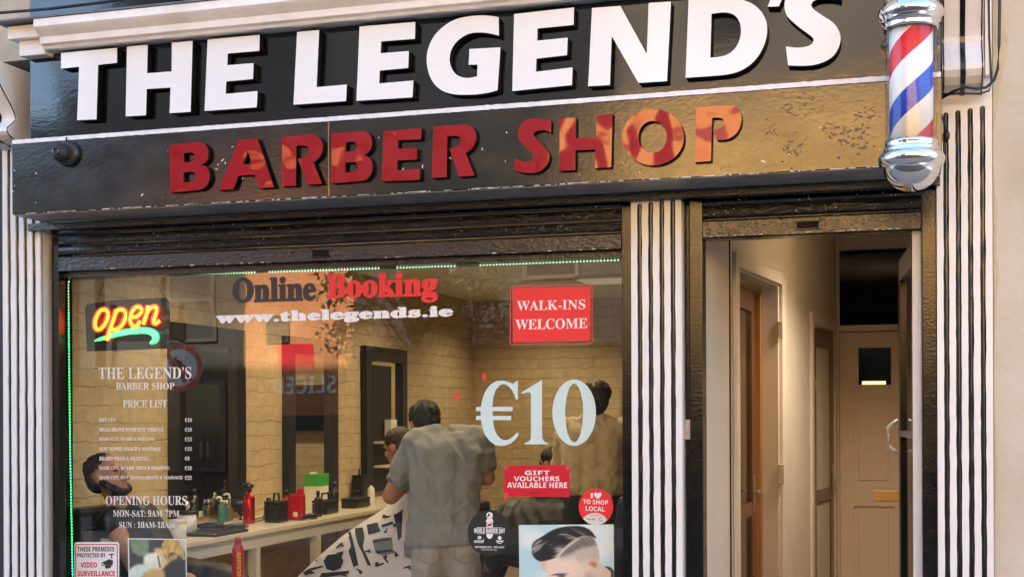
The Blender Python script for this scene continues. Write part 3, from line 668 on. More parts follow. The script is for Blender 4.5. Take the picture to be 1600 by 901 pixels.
letter([[(1192,265),(1250,272),(1300,268),(1335,255),(1350,235),(1345,215),(1320,195),(1260,150),(1205,100),(1187,60),(1185,20),(1195,-15),(1225,-45),(1280,-65),(1350,-75),(1430,-75),(1510,-68),(1505,0),(1440,-10),(1380,-5),(1345,10),(1335,30),(1350,55),(1400,90),(1460,130),(1490,170),(1503,215),(1495,265),(1465,315),(1415,350),(1350,370),(1280,375),(1205,373)]], W4, S4, YW, DW, 'letter_white')
YR = YB - 0.030; DR = 0.0285
V1, T1 = (250, 190), 6.154
Bc = [(98,220),(365,198),(410,207),(445,235),(463,275),(465,325),(455,370),(425,400),(395,415),(440,430),(468,465),(478,510),(475,560),(455,605),(420,640),(375,658),(97,683)]
letter([Bc, [(230,305),(300,297),(328,310),(335,340),(325,372),(295,388),(228,390)], [(226,490),(310,481),(340,500),(345,530),(335,560),(305,578),(224,584)]], V1, T1, YR, DR, 'letter_red')
letter([[(760,172),(935,163),(1097,632),(953,641),(910,510),(755,520),(705,652),(560,658)], [(845,285),(885,408),(798,410)]], V1, T1, YR, DR, 'letter_red', False)
letter([[(1175,150),(1440,125),(1500,135),(1545,170),(1566,225),(1560,290),(1530,345),(1475,392),(1558,598),(1418,607),(1325,355),(1370,348),(1410,330),(1432,300),(1435,265),(1415,238),(1380,230),(1310,233),(1307,618),(1172,622)]], V1, T1, YR, DR, 'letter_red')
V2 = (500, 180)
letter([[(112,180),(400,152),(450,165),(485,200),(498,250),(492,310),(465,355),(425,385),(470,405),(497,445),(505,500),(495,555),(465,600),(420,630),(110,656)], [(247,262),(320,256),(350,275),(357,300),(345,330),(315,347),(245,352)], [(242,456),(330,449),(360,470),(368,498),(355,525),(320,545),(240,552)]], V2, T1, YR, DR, 'letter_red')
letter([[(608,155),(975,125),(972,232),(750,243),(750,325),(935,317),(932,425),(745,437),(740,530),(965,512),(960,622),(595,635)]], V2, T1, YR, DR, 'letter_red', False)
letter([[(1090,110),(1370,90),(1440,100),(1485,140),(1503,200),(1490,270),(1455,325),(1400,365),(1487,580),(1335,592),(1243,322),(1300,312),(1345,285),(1355,250),(1345,215),(1310,200),(1225,205),(1218,597),(1075,603)]], V2, T1, YR, DR, 'letter_red')
V3, T3 = (790, 150), 6.435
letter([[(460,247),(455,370),(410,350),(360,345),(310,355),(283,375),(282,395),(310,430),(360,480),(410,540),(438,590),(438,640),(415,695),(370,740),(310,770),(230,775),(155,765),(88,745),(90,630),(150,650),(210,660),(260,650),(282,625),(275,595),(240,555),(190,500),(145,450),(125,400),(128,340),(155,285),(205,245),(270,228),(360,230)]], V3, T3, YR, DR, 'letter_red')
letter([[(545,222),(710,218),(705,425),(912,412),(912,200),(1075,180),(1062,715),(897,727),(900,537),(703,548),(700,745),(540,755)]], V3, T3, YR, DR, 'letter_red', False)
V4 = (960, 150)
letter([ell(388, 415, 311, 283), ell(384, 412, 143, 160)], V4, T3, YR, DR, 'letter_red', False)
letter([[(825,115),(1190,92),(1235,120),(1265,170),(1278,230),(1268,300),(1235,365),(1180,415),(1110,440),(1030,442),(988,333),(1040,330),(1080,315),(1100,285),(1100,250),(1080,225),(1040,218),(982,222),(970,655),(808,665)]], V4, T3, YR, DR, 'letter_red')

# --- cornice and flashing above the fascia
YC = -0.42
zc0 = Z(400, 37, YC); sF = 0.00305
cor = thing('cornice', 'white moulded cornice running along the top of the black fascia', 'cornice', (X(720, YC), -0.2, zc0))
def corn(dx): return [(0.03, zc0 - 0.001), (YC + 0.085, zc0 - 0.001), (YC + 0.075, zc0 + 0.012), (YC + 0.055, zc0 + 0.020), (YC + 0.050, zc0 + 0.052), (YC + 0.038, zc0 + 0.060), (YC + 0.030, zc0 + 0.066), (YC + 0.012, zc0 + 0.080), (YC, zc0 + 0.092), (YC, zc0 + 0.132), (0.03, zc0 + 0.14)]
xa = X(52, YC, 60)
bm = new_bm(); profile_x(bm, corn(0), xa, xr_f + 0.02); obj('moulding', bm, 'white_old', cor, bevel=0.002)
bm = new_bm(); box(bm, xa - 0.16, xa - 0.002, YC + 0.10, 0.03, zc0 - 0.02, zc0 + 0.06, 0.006); box(bm, xa - 0.20, xa - 0.001, YC + 0.06, 0.03, zc0 + 0.0605, zc0 + 0.128, 0.006); obj('end_return', bm, 'white_old', cor)
bm = new_bm(); profile_x(bm, [(YC - 0.008, zc0 + 0.134), (YC - 0.008, zc0 + 0.142), (0.02, zc0 + 0.30), (0.05, zc0 + 0.30), (0.05, zc0 + 0.142)], xa - 0.24, xr_f); obj('lead_flashing', bm, 'lead', cor)
bm = new_bm(); tube(bm, [(xa - 0.3, YC + 0.05, zc0 + 0.20), (xa + 0.1, YC + 0.0, zc0 + 0.175), (xa + 0.35, YC + 0.06, zc0 + 0.20), (xa + 0.6, YC + 0.1, zc0 + 0.225), (xa + 1.4, YC + 0.12, zc0 + 0.24)], 0.008, 8)
tag(obj('cable', bm, 'cable'), 'black cable lying on the lead flashing over the left end of the cornice', 'cable')

# --- scroll brackets at both ends of the fascia
def bracket(label, x0, x1, ztop, zbot, ytop=-0.31, ybot=-0.12):
    t = thing('scroll_bracket', label, 'bracket', ((x0 + x1) / 2, -0.1, zbot), 'scroll brackets at the fascia ends')
    h = ztop - zbot; prof = []
    for i in range(25):
        u = i / 24; y = ytop + (ybot - ytop) * smoothstep(0.10, 0.80, u) - 0.10 * math.exp(-((u - 0.86) / 0.13) ** 2) - 0.02 * math.exp(-((u - 0.12) / 0.12) ** 2)
        if u > 0.94: y += 0.10 * ((u - 0.94) / 0.06) ** 2
        prof.append((y, ztop - u * h))
    body = prof + [(-0.001, zbot), (-0.001, ztop)]
    obj('body', profile_x(new_bm(), body, x0, x1), 'white_paint', t, bevel=0.003)
    bm = new_bm(); m = (x0 + x1) / 2; wv = 0.011
    for i in range(24):
        (y0, z0), (y1, z1) = prof[i], prof[i + 1]; q = [bm.verts.new(p) for p in ((m - wv, y0 - 0.003, z0), (m + wv, y0 - 0.003, z0), (m + wv, y1 - 0.003, z1), (m - wv, y1 - 0.003, z1))]; bm.faces.new(q[::-1])
    bmesh.ops.remove_doubles(bm, verts=bm.verts, dist=1e-5)
    obj('inlay', bm, 'black_paint', t)
    bm = new_bm()
    for xx in (x0 + 0.006, x1 - 0.006):
        tube(bm, [(xx, y - 0.001, z) for y, z in prof], 0.0035, 6)
    obj('edge_bead', bm, 'black_paint', t)
    return t
bracket('white scroll bracket with black inlay at the left end of the fascia', X(-34, -0.2, 150), X(31, -0.12, 150), zc0 - 0.022, Z(20, 226, -0.12))
bracket('white scroll bracket with black inlay and looping cables right of the barber pole', X(1472, -0.12, 100), X(1537, -0.12, 100), Z(1500, -90, -0.12), Z(1500, 141, -0.12), ytop=-0.2, ybot=-0.06)
bm = new_bm(); box(bm, X(1539, -0.05, 60), X(1549, -0.05, 60), -0.06, -0.002, Z(1545, 118, -0.05), Z(1545, -60, -0.05), 0.003)
tag(obj('cable_trunking', bm, 'white_plastic'), 'slim white plastic trunking beside the right hand bracket', 'trunking')
bm = new_bm()
P = lambda px, py, y: tuple(at(px, py, y))
tube(bm, [P(1466, 160, -0.03), P(1472, 153, -0.05), P(1490, 143, -0.13), P(1508, 136, -0.16), P(1525, 139, -0.13), P(1541, 137, -0.08), P(1553, 126, -0.05), P(1559, 108, -0.03), P(1561, 70, -0.02), P(1562, 0, -0.02), P(1562, -50, -0.02)], 0.0065, 8)
tag(obj('cable', bm, 'cable', smooth=True), 'black cable hanging in a loop under the right bracket up the cream wall edge', 'cable')
bm = new_bm(); tube(bm, [P(1468, 148, -0.1), P(1500, 146, -0.12), P(1530, 147, -0.1), P(1545, 142, -0.06), P(1549, 130, -0.065), P(1546, 60, -0.065), P(1544, -40, -0.065)], 0.0045, 8)
tag(obj('cable', bm, 'cable', smooth=True), 'thin black cable under the right bracket running up beside the white trunking', 'cable')
bm = new_bm(); tube(bm, [P(1467, 160, -0.02), P(1471, 180, -0.012), P(1479, 204, -0.012), P(1479, 212, -0.014)], 0.004, 6); lathe(bm, *P(1479, 215, -0.012)[:2], [(0, Z(1479, 222, -0.012)), (0.012, Z(1479, 218, -0.012)), (0.016, Z(1479, 211, -0.012)), (0.010, Z(1479, 205, -0.012)), (0, Z(1479, 204, -0.012))], 12)
tag(obj('cable_plug', bm, 'cable', smooth=True), 'small black plug hanging on the first flute right of the doorway', 'plug')

# --- surveillance camera on the fascia
p = at(105, 241, YB)
t = thing('security_camera', 'small black dome camera on the left end of the lower fascia', 'security camera', (p.x, YB, p.z - 0.06))
def disc_y(bm, prof, c, seg=28):
    tmp = bmesh.new(); lathe(tmp, 0, 0, prof, seg); merge(bm, tmp, Matrix.Translation(c) @ Matrix.Rotation(R(90), 4, 'X')); return bm
obj('base', disc_y(new_bm(), [(0.066, 0), (0.066, 0.018), (0.058, 0.026), (0.045, 0.03), (0, 0.03)], (p.x + 0.012, YB, p.z)), 'black_plastic', t, smooth=True)
dm = obj('dome', disc_y(new_bm(), [(0.048, 0.028), (0.046, 0.05), (0.036, 0.068), (0.02, 0.078), (0, 0.080)], (p.x - 0.006, YB, p.z)), 'matt_black', t, smooth=True)
obj('lens', disc_y(new_bm(), [(0.020, 0.070), (0.020, 0.084), (0.014, 0.084), (0.012, 0.078), (0, 0.078)], (p.x - 0.010, YB, p.z + 0.003)), 'dark_glass', dm, smooth=True)
obj('bracket_pin', tube(new_bm(), [(p.x, YB - 0.01, p.z + 0.05), (p.x + 0.002, YB - 0.008, p.z + 0.085)], 0.004, 6), 'black_plastic', t)

# --- barber pole
PY = -0.50; pc = at(1424, 250, PY); sP = 2100 / ((PY + DIST) * 0.958 - pc.x * 0.287)
zz = lambda py: Z(1424, py, PY)
pole = thing('barber_pole', 'red white and blue striped barber pole in a glass tube with chrome ends', 'barber pole', (pc.x, PY, zz(300)))
rg = 39 / sP
def chrome(name, prof, m='chrome', seg=40): return obj(name, lathe(new_bm(), pc.x, PY, prof, seg), m, pole, smooth=True)
k = 1 / sP
chrome('lower_collar', [(0, zz(228)), (33*k, zz(226)), (37*k, zz(222)), (40*k, zz(221)), (41*k, zz(226)), (39*k, zz(229)), (41*k, zz(232)), (43*k, zz(235)), (42*k, zz(238)), (46*k, zz(240)), (50*k, zz(245)), (51*k, zz(251)), (49*k, zz(257)), (45*k, zz(261)), (43*k, zz(263)), (0, zz(263))])
chrome('lower_dome', [(43.5*k, zz(262)), (42*k, zz(270)), (38*k, zz(279)), (31*k, zz(288)), (22*k, zz(294)), (12*k, zz(298)), (5*k, zz(299)), (0, zz(299))])
chrome('upper_collar', [(0, zz(40)), (34*k, zz(42)), (37*k, zz(47)), (41*k, zz(48)), (42*k, zz(43)), (40*k, zz(40)), (42*k, zz(37)), (45*k, zz(35)), (44*k, zz(32)), (49*k, zz(27)), (50*k, zz(21)), (48*k, zz(15)), (43*k, zz(11)), (42*k, zz(7)), (0, zz(7))])
chrome('upper_dome', [(41*k, zz(8)), (40*k, zz(0)), (36*k, zz(-12)), (28*k, zz(-22)), (16*k, zz(-29)), (7*k, zz(-32)), (7*k, zz(-38)), (11*k, zz(-44)), (7*k, zz(-52)), (0, zz(-54))])
st = obj('striped_cylinder', lathe(new_bm(), 0, 0, [(0, 0), (33*k, 0), (33*k, zz(44) - zz(225)), (0, zz(44) - zz(225))], 48), 'pole_stripes', pole, smooth=False)
st.location = (pc.x, PY, zz(225))
for f in st.data.polygons: f.use_smooth = abs(f.normal.z) < 0.5
g = new_bm(); lathe(g, pc.x, PY, [(rg, zz(225)), (rg, zz(45))], 48); lathe(g, pc.x, PY, [(rg - 0.004, zz(45)), (rg - 0.004, zz(225))], 48)
obj('glass_tube', g, 'tube_glass', pole, smooth=True)
bm = new_bm(); box(bm, pc.x - 0.05, pc.x + 0.05, PY + 30*k, -0.321, zz(252), zz(236), 0.004); obj('wall_bracket', bm, 'chrome', pole); bm = new_bm(); box(bm, pc.x - 0.05, pc.x + 0.05, PY + 30*k, -0.251, zz(36), zz(20), 0.004); obj('wall_bracket', bm, 'chrome', pole)

# --- batten, shutters, frames
xw0 = X(80, 0.10, 600); xw1 = XM0
bat = thing('shutter_housing', 'black timber batten tucked under the grey soffit over window and door', 'batten', (X(720, -0.04), -0.02, ZBAT))
bm = new_bm(); box(bm, XL + 0.19, xr_f, -0.04, -0.003, ZBAT, ZSOF - 0.006); box(bm, XL + 0.21, XR0 - 0.002, 0.105, 0.6, ZBAT - 0.0, ZSOF + 0.1); obj('board', bm, 'shutter_black', bat, bevel=0.004)
def shutter(label, x0, x1, slats, y, barmark):
    t = thing('roller_shutter', label, 'roller shutter', ((x0 + x1) / 2, y, slats[-1][1]), 'roller shutters rolled up under the fascia')
    for i, (za, zb) in enumerate(slats):
        bm = new_bm(); last = i == len(slats) - 1
        h = za - zb
        prof = [(y + 0.03, za), (y + 0.004, za), (y - 0.002, za - 0.15 * h), (y - 0.006, za - 0.5 * h), (y - 0.002, zb + 0.15 * h), (y + 0.004, zb), (y + 0.03, zb)] if not last else [(y + 0.03, za), (y - 0.004, za), (y - 0.008, za - 0.1 * h), (y - 0.008, zb + 0.08 * h), (y - 0.014, zb + 0.06 * h), (y - 0.014, zb), (y + 0.03, zb)]
        n = 50
        cols = [[bm.verts.new((x0 + (x1 - x0) * j / n, py + 0.0012 * noise.noise(Vector((j * 0.7, i * 5, pz * 9))), pz + 0.0012 * noise.noise(Vector((j * 0.5, i * 9, 3)))) ) for py, pz in prof] for j in range(n + 1)]
        m_ = len(prof)
        for j in range(n):
            for q in range(m_): bm.faces.new((cols[j][q], cols[j + 1][q], cols[j + 1][(q + 1) % m_], cols[j][(q + 1) % m_]))
        bm.faces.new(cols[0]); bm.faces.new(cols[-1][::-1])
        bmesh.ops.recalc_face_normals(bm, faces=bm.faces[:])
        so = obj('bottom_bar' if last else 'slat', bm, 'shutter_black', t)
        if last:
            cxm, hw = barmark; zc = (za + zb) / 2 - 0.004
            b2 = new_bm(); box(b2, cxm - hw, cxm + hw, y - 0.011, y - 0.0085, zc - 0.012, zc + 0.014); obj('finger_slot', b2, 'letter_side', so)
            b2 = new_bm(); box(b2, cxm - hw * 1.2, cxm + hw * 1.2, y - 0.016, y - 0.0085, zc + 0.015, zc + 0.020, 0.002); box(b2, cxm - hw * 1.2, cxm + hw * 1.2, y - 0.016, y - 0.0085, zc - 0.020, zc - 0.014, 0.002); obj('slot_lip', b2, 'black_paint', so)
            b2 = new_bm()
            for _ in range(26):
                xx = random.uniform(x0 + .02, x1 - .06); ln = random.uniform(.004, .03); box(b2, xx, xx + ln, y - 0.0155, y - 0.0142, zb + 0.001, zb + random.uniform(.002, .005))
            obj('worn_edge', b2, 'chip', so)['kind'] = 'stuff'
        else:
            b2 = new_bm()
            for _ in range(14):
                xx = random.uniform(x0 + .02, x1 - .03); zc = random.uniform(zb + 0.2 * h, za - 0.2 * h); plate(b2, [ell(xx, zc, random.uniform(.001, .004), .0012, 6, random.uniform(0, 3))], y - 0.0085, y - 0.004, 0, 0)
            obj('paint_chip', b2, 'chip', so)['kind'] = 'stuff'
    return t
zy = lambda px, py, y=0.05: Z(px, py, y)
sl_w = [(zy(640, 333.5), zy(640, 340)), (zy(640, 341.5), zy(640, 357.5)), (zy(640, 360), zy(640, 375)), (zy(640, 378), zy(640, 402))]
XG0 = X(92, 0.05, 400)
xf1 = X(972, 0.05, 500)
shutter('black rolled up shutter with a long bottom bar above the shop window', XG0, xf1 - 0.002, sl_w, 0.05, (X(502, 0.05, 400), 0.045))
xd0 = X(1097, 0.05, 340); xd1 = X(1440, 0.05, 340)
sl_d = [(zy(1270, 301), zy(1270, 313)), (zy(1270, 315), zy(1270, 332)), (zy(1270, 337.5), zy(1270, 363)), ]
sl_d = [(zy(1270, 296), zy(1270, 303)), (zy(1270, 304), zy(1270, 314.5)), (zy(1270, 317), zy(1270, 332.5)), (zy(1270, 337), zy(1270, 364))]
shutter('black rolled up shutter with worn bottom edge above the open doorway', xd0 + 0.004, xd1 - 0.004, sl_d, 0.05, (X(1262, 0.05, 355), 0.05))

ZG = Z(640, 415.5, 0.14)           # top of the glass
win = thing('shop_window', 'big single pane shop window in a black painted frame', 'window', ((xw0 + xw1) / 2, 0.14, 0.0))
xg0 = X(103.5, 0.16, 600); xg1 = xf1
bm = new_bm(); box(bm, XL + 0.199, xg0, 0.106, 0.22, 0, sl_w[-1][1] + 0.2, 0.004); box(bm, XG0 - 0.035, XG0 + 0.0, 0.046, 0.105, 0, sl_w[-1][1] + 0.14, 0.004)
box(bm, xf1, XM0 - 0.001, 0.045, 0.22, 0, ZBAT - 0.012, 0.004)
obj('jamb', bm, 'black_paint', win)
bm = new_bm(); box(bm, xg0 + 0.001, xf1 - 0.001, 0.09, 0.22, ZG, sl_w[-1][1] + 0.03, 0.003); obj('head', bm, 'shutter_black', win)
bm = new_bm(); box(bm, xg0 + 0.001, xf1 - 0.001, 0.08, 0.34, 0.5, 0.56, 0.006); obj('sill', bm, 'black_paint', win)
bm = new_bm(); box(bm, xg0 + 0.001, xf1 - 0.001, 0.09, 0.22, 0, 0.498); obj('stall_riser', bm, 'black_paint', win)
bm = new_bm(); box(bm, xg0 + 0.002, xf1 - 0.002, 0.14, 0.146, 0.561, ZG - 0.001); obj('pane', bm, 'shop_glass', win)

# doorway frame
dfr = thing('door_frame', 'black and white painted frame around the open shop doorway', 'door frame', ((xd0 + xd1) / 2, 0.12, 0))
bm = new_bm(); box(bm, XM1 + 0.001, X(1078, 0.1, 600), 0.101, 0.17, 0, sl_d[0][0], 0.003); box(bm, X(1078.5, 0.06, 600), xd0, 0.046, 0.17, 0, sl_d[0][0] + 0.0, 0.004)
obj('jamb', bm, 'black_paint', dfr)
xj0, xj1 = X(1426, 0.12, 600), X(1440.5, 0.12, 600)
bm = new_bm(); box(bm, xj0, xj1, 0.10, 0.19, 0, sl_d[-1][1] + 0.02, 0.003); o = obj('jamb', bm, 'white_paint', dfr); o['label'] = 'white painted inner jamb'
bm = new_bm(); box(bm, xj1 + 0.001, XR0 - 0.001, 0.035, 0.17, 0, ZBAT - 0.002, 0.004); obj('jamb', bm, 'black_paint', dfr)
bm = new_bm(); box(bm, xd0 + 0.001, xj1, 0.081, 0.17, sl_d[-1][1] - 0.004, ZBAT - 0.001); obj('head', bm, 'shutter_black', dfr)
# small white bell plate on the pilaster flank
p = at(1073, 670, 0.06)
t = thing('door_bell', 'small chipped white bell plate on the edge left of the doorway', 'bell', (p.x, 0.09, p.z - 0.05))
bm = new_bm(); box(bm, X(1067.5, 0.09, 670), X(1079.5, 0.09, 670), 0.088, 0.1, Z(1073, 686, 0.09), Z(1073, 655, 0.09), 0.003); obj('plate', bm, 'white_plastic', t)
bm = new_bm(); box(bm, X(1071, 0.08, 670), X(1076, 0.08, 670), 0.084, 0.0885, Z(1073, 673, 0.09), Z(1073, 664, 0.09), 0.0015); obj('button', bm, 'paper', t)
# ================================================================== LETTERING AND STICKERS ON THE GLASS
YS = 0.1385
def quadplate(bm, pts, y, th=0.0006, mi=0):
    return plate(bm, [[(lambda p: (p.x, p.z))(at(a, b, y)) for a, b in pts]], y, y + th, mi, mi)
def poly(bm, org, s, pts, y, th=0.0004, mi=0, sm=False, holes=()):
    lps = [smooth_loop(pts, n=3) if sm else pts] + list(holes)
    return plate(bm, pxloops(lps, org, s, y), y, y + th, mi, mi)
t = thing('window_lettering', 'dark and red words Online Booking over a white web address on the glass', 'window lettering', at(520, 500, YS))
bm = new_bm(); text_into(bm, 'Online', Q(363, 493.5, 434, 474, -0.030), YS, off=0.032); obj('heading_word', bm, 'vinyl_black', t)
bm = new_bm(); text_into(bm, 'Booking', Q(509.5, 684, 428, 477, -0.026), YS, off=0.032); o = obj('heading_word', bm, 'vinyl_red', t); o['label'] = 'red heading word Booking'
bm = new_bm(); text_into(bm, 'www.thelegends.ie', Q(337, 708, 488, 509.5, -0.030), YS, off=0.045, space=1.06); obj('web_address', bm, 'vinyl_white', t)

t = thing('price_list', 'cream serif price list and opening hours lettered on the left of the glass', 'price list', at(228, 825, YS))
rows = [('heading', 'THE LEGEND’S', Q(154, 299, 573.5, 592, -0.005), 0.0), ('heading', 'BARBER SHOP', Q(181, 272.5, 597.5, 608.5, -0.004), 0.0), ('heading', 'PRICE LIST', Q(192, 261, 624.5, 636, -0.003), 0.0)]
for nm, s, q, of in rows:
    bm = new_bm(); text_into(bm, s, q, YS, off=of); obj(nm, bm, 'vinyl_cream', t)
for i, (s, pr, x1) in enumerate((('DRY CUT', '€10', 181), ('HEAD SHAVE WITH CUT THROAT', '€10', 255.5), ('HAIR CUT, WASH & STYLING', '€13', 242), ('HOT TOWEL SHAVE & MASSAGE', '€15', 251.5), ('BEARD TRIM & SHAPING', '€8', 232), ('HAIR CUT, BEARD TRIM & SHAPING', '€18', 265), ('HAIR CUT, HOT TOWEL SHAVE & MASSAGE', '€25', 285.5))):
    yc = 655.7 + i * 15.02
    bm = new_bm(); text_into(bm, s, Q(154.5 + i * 0.15, x1, yc - 3, yc + 3), YS, off=0.006); obj('price_row', bm, 'vinyl_cream', t); bm = new_bm(); text_into(bm, pr, Q(288.5, 299.5 if len(pr) > 2 else 296, yc - 3.2, yc + 3), YS, off=0.006); obj('price', bm, 'vinyl_cream', t)
for s, q in (('OPENING HOURS', Q(165, 292, 774, 788.5, 0.0)), ('MON-SAT: 9AM-7PM', Q(176.5, 280, 796, 806.5, 0.002)), ('SUN : 10AM-18AM', Q(186, 273.5, 814, 824, 0.002))):
    bm = new_bm(); text_into(bm, s, q, YS); obj('opening_hours', bm, 'vinyl_cream', t)

E0, ES = (730, 580), 6.93
t = thing('price_decal', 'large pale blue serif €10 on the right half of the window', 'price decal', at(840, 700, YS))
bm = new_bm(); poly(bm, E0, ES, [(550,105),(548,302),(527,302),(510,245),(480,195),(440,155),(400,138),(360,145),(320,185),(290,250),(278,320),(273,382),(494,382),(490,427),(275,427),(275,480),(478,480),(474,525),(278,525),(290,600),(315,670),(355,720),(400,740),(445,735),(500,700),(545,655),(553,690),(520,735),(470,775),(420,797),(360,803),(300,790),(240,745),(190,675),(162,600),(150,525),(92,525),(100,480),(146,480),(146,427),(92,427),(100,382),(150,382),(165,300),(195,220),(240,155),(300,112),(370,100),(430,108),(500,135),(530,103)], YS, sm=True); obj('euro_sign', bm, 'vinyl_pale', t)
bm = new_bm(); poly(bm, E0, ES, [(803,95),(808,100),(810,700),(818,740),(840,762),(877,772),(875,787),(620,787),(622,772),(665,760),(685,735),(690,690),(690,240),(680,225),(655,222),(590,243),(585,228)], YS); obj('digit', bm, 'vinyl_pale', t)
bm = new_bm(); poly(bm, E0, ES, ell(1158, 445, 236, 358, 64), YS, holes=[ell(1158, 447, 97, 318, 48)]); obj('digit', bm, 'vinyl_pale', t)

for (px, py, lab) in ((756.5, 588, 'tiny red figure sticker just above the €10, the upper right one'), (714.5, 618, 'tiny red figure sticker left of the €10, the lower one')):
    bm = new_bm()
    poly(bm, (px, py), 1, [(-3.6, 1), (-2.8, -3.5), (0, -7), (2.8, -3.5), (3.6, 1), (2.2, 1.2), (2.2, 6.5), (-2.2, 6.5), (-2.2, 1.2)], YS)
    tag(obj('figure_sticker', bm, 'vinyl_red'), lab, 'sticker', 'tiny red figure stickers')

def sticker(name, label, quad, m, border=None):
    c = [at(a, b, YS) for a, b in quad]
    t = thing(name, label, 'sticker', (sum(p.x for p in c) / 4, YS, min(p.z for p in c)))
    obj('backing', quadplate(new_bm(), quad, YS), m, t); return t
t = sticker('walk_ins_sticker', 'red rectangular sticker reading WALK-INS WELCOME near the top right of the window', ((801, 449.5), (923, 447.5), (922.5, 532), (801, 534.5)), 'vinyl_red')
mat('vinyl_faded', (0.55, 0.09, 0.07), 0.5)
bm = new_bm(); Lq = [(797, 449), (801, 446.5), (921, 443.5), (926, 447), (926, 534), (922, 537.5), (800, 539), (796.5, 536)]
poly(bm, (0, 0), 1, Lq, YS + 0.0004, holes=[[(798.3, 449.5), (802, 448), (921, 445.2), (924.6, 448), (924.6, 533.5), (921.5, 536), (801, 537.5), (798, 535.5)]]); obj('border', bm, 'vinyl_faded', t)
for s, q in (('WALK-INS', Q(807.5, 914.5, 470, 485, -0.022)), ('WELCOME', Q(805.5, 917.5, 499, 515, -0.022))):
    bm = new_bm(); text_into(bm, s, q, YS - 0.0007); obj('wording', bm, 'vinyl_white', t)

t = sticker('voucher_sticker', 'wide red sticker reading GIFT VOUCHERS AVAILABLE HERE below the €10', ((788, 727), (890.5, 726), (890, 776), (787.5, 774.5)), 'vinyl_deep_red')
for s, q in (('GIFT', Q(820, 859, 734.5, 741.5)), ('VOUCHERS', Q(803, 874, 743.5, 751)), ('AVAILABLE HERE', Q(792.5, 886, 753, 761.5))):
    bm = new_bm(); text_into(bm, s, q, YS - 0.0007, style='sans'); obj('wording', bm, 'vinyl_white', t)
bm = new_bm(); text_into(bm, 'www.thelegends.ie', Q(827, 850, 768.5, 771), YS - 0.0007, style='sans'); obj('small_print', bm, 'vinyl_black', t)
bm = new_bm()
for a in ((788, 727, 794, 728), (884, 727, 890, 729), (787.5, 770, 793, 775)): quadplate(bm, ((a[0], a[1]), (a[2], a[1]), (a[2], a[3] + 3), (a[0], a[3] + 5)), YS - 0.0007)
obj('tape', bm, 'vinyl_faded', t)

# round sticker: I heart to shop local
H0, HS = (890, 755), 12.875
p = at(931, 819, YS)
t = thing('heart_sticker', 'round red sticker reading I heart TO SHOP LOCAL on the glass', 'sticker', p)
obj('backing', poly(new_bm(), H0, HS, ell(530, 462, 348, 366, 56), YS - 0.0012), 'vinyl_red', t)
obj('lower_panel', poly(new_bm(), H0, HS, [(270, 700), (330, 640), (400, 605), (500, 585), (600, 600), (690, 650), (757, 722), (700, 780), (620, 815), (530, 828), (430, 812), (350, 775)], YS - 0.0016, sm=True), 'vinyl_cream', t)
bm = new_bm(); poly(bm, H0, HS, [(565, 310), (500, 250), (487, 210), (510, 178), (545, 178), (567, 205), (592, 178), (625, 178), (645, 210), (630, 250)], YS - 0.0016, sm=True); obj('heart', bm, 'vinyl_white', t)
qz = lambda a, b, c, d, e=0: tuple((H0[0] + u / HS, H0[1] + v / HS) for u, v in ((a, c), (b, c + e), (b, d + e), (a, d)))
bm = new_bm(); text_into(bm, 'I', qz(412, 480, 190, 290), YS - 0.0016, style='serif', off=0.02); text_into(bm, 'TO SHOP', qz(270, 775, 312, 400, 26), YS - 0.0016, style='sans'); obj('wording', bm, 'vinyl_white', t); bm = new_bm(); text_into(bm, 'LOCAL', qz(322, 708, 448, 540, 20), YS - 0.0016, style='sans'); obj('wording', bm, 'vinyl_white', t)
bm = new_bm(); poly(bm, H0, HS, [(345, 700), (440, 708), (440, 722), (345, 716)], YS - 0.002); poly(bm, H0, HS, ell(640, 718, 50, 40, 20)[2:18] + ell(640, 718, 38, 30, 20)[2:18][::-1], YS - 0.002); poly(bm, H0, HS, [(400, 628), (620, 640), (620, 648), (400, 636)], YS - 0.002); obj('emblem', bm, 'print_grey', t)
bm = new_bm(); poly(bm, H0, HS, [(430, 715), (465, 690), (500, 700), (530, 712), (490, 745), (460, 730)], YS - 0.002); obj('emblem', bm, 'print_pink', t)

# round sticker: world barber day
G0, GS = (725, 790), 11.27
t = thing('barber_day_sticker', 'round black WORLD BARBER DAY sticker with a white barber pole emblem', 'sticker', at(767, 868, YS))
obj('backing', poly(new_bm(), G0, GS, ell(442, 470, 378, 402, 56), YS), 'matt_black', t)
y2 = YS - 0.0006
bm = new_bm(); poly(bm, G0, GS, ell(450, 165, 56, 60, 28), y2, holes=[ell(432, 160, 17, 36, 16, 0.5)]); poly(bm, G0, GS, [(415, 205), (490, 205), (500, 235), (515, 262), (505, 290), (395, 290), (383, 262), (400, 235)], y2)
poly(bm, G0, GS, [(400, 295), (505, 295), (505, 372), (395, 372)], y2, holes=[[(412, 320), (490, 292 + 6), (490, 340), (412, 366)]]); poly(bm, G0, GS, [(395, 490), (510, 490), (500, 535), (475, 565), (450, 575), (425, 565), (402, 535)], y2, sm=True)
poly(bm, G0, GS, [(225, 372), (675, 375), (675, 380), (225, 380)], y2); poly(bm, G0, GS, [(225, 480), (670, 484), (670, 489), (225, 486)], y2)
obj('pole_emblem', bm, 'vinyl_white', t)
bm = new_bm(); poly(bm, G0, GS, [(414, 322), (488, 300), (488, 338), (414, 364)], y2); obj('emblem_stripe', bm, 'vinyl_deep_red', t)
qg = lambda a, b, c, d: tuple((G0[0] + u / GS, G0[1] + v / GS) for u, v in ((a, c), (b, c + 4), (b, d + 4), (a, d)))
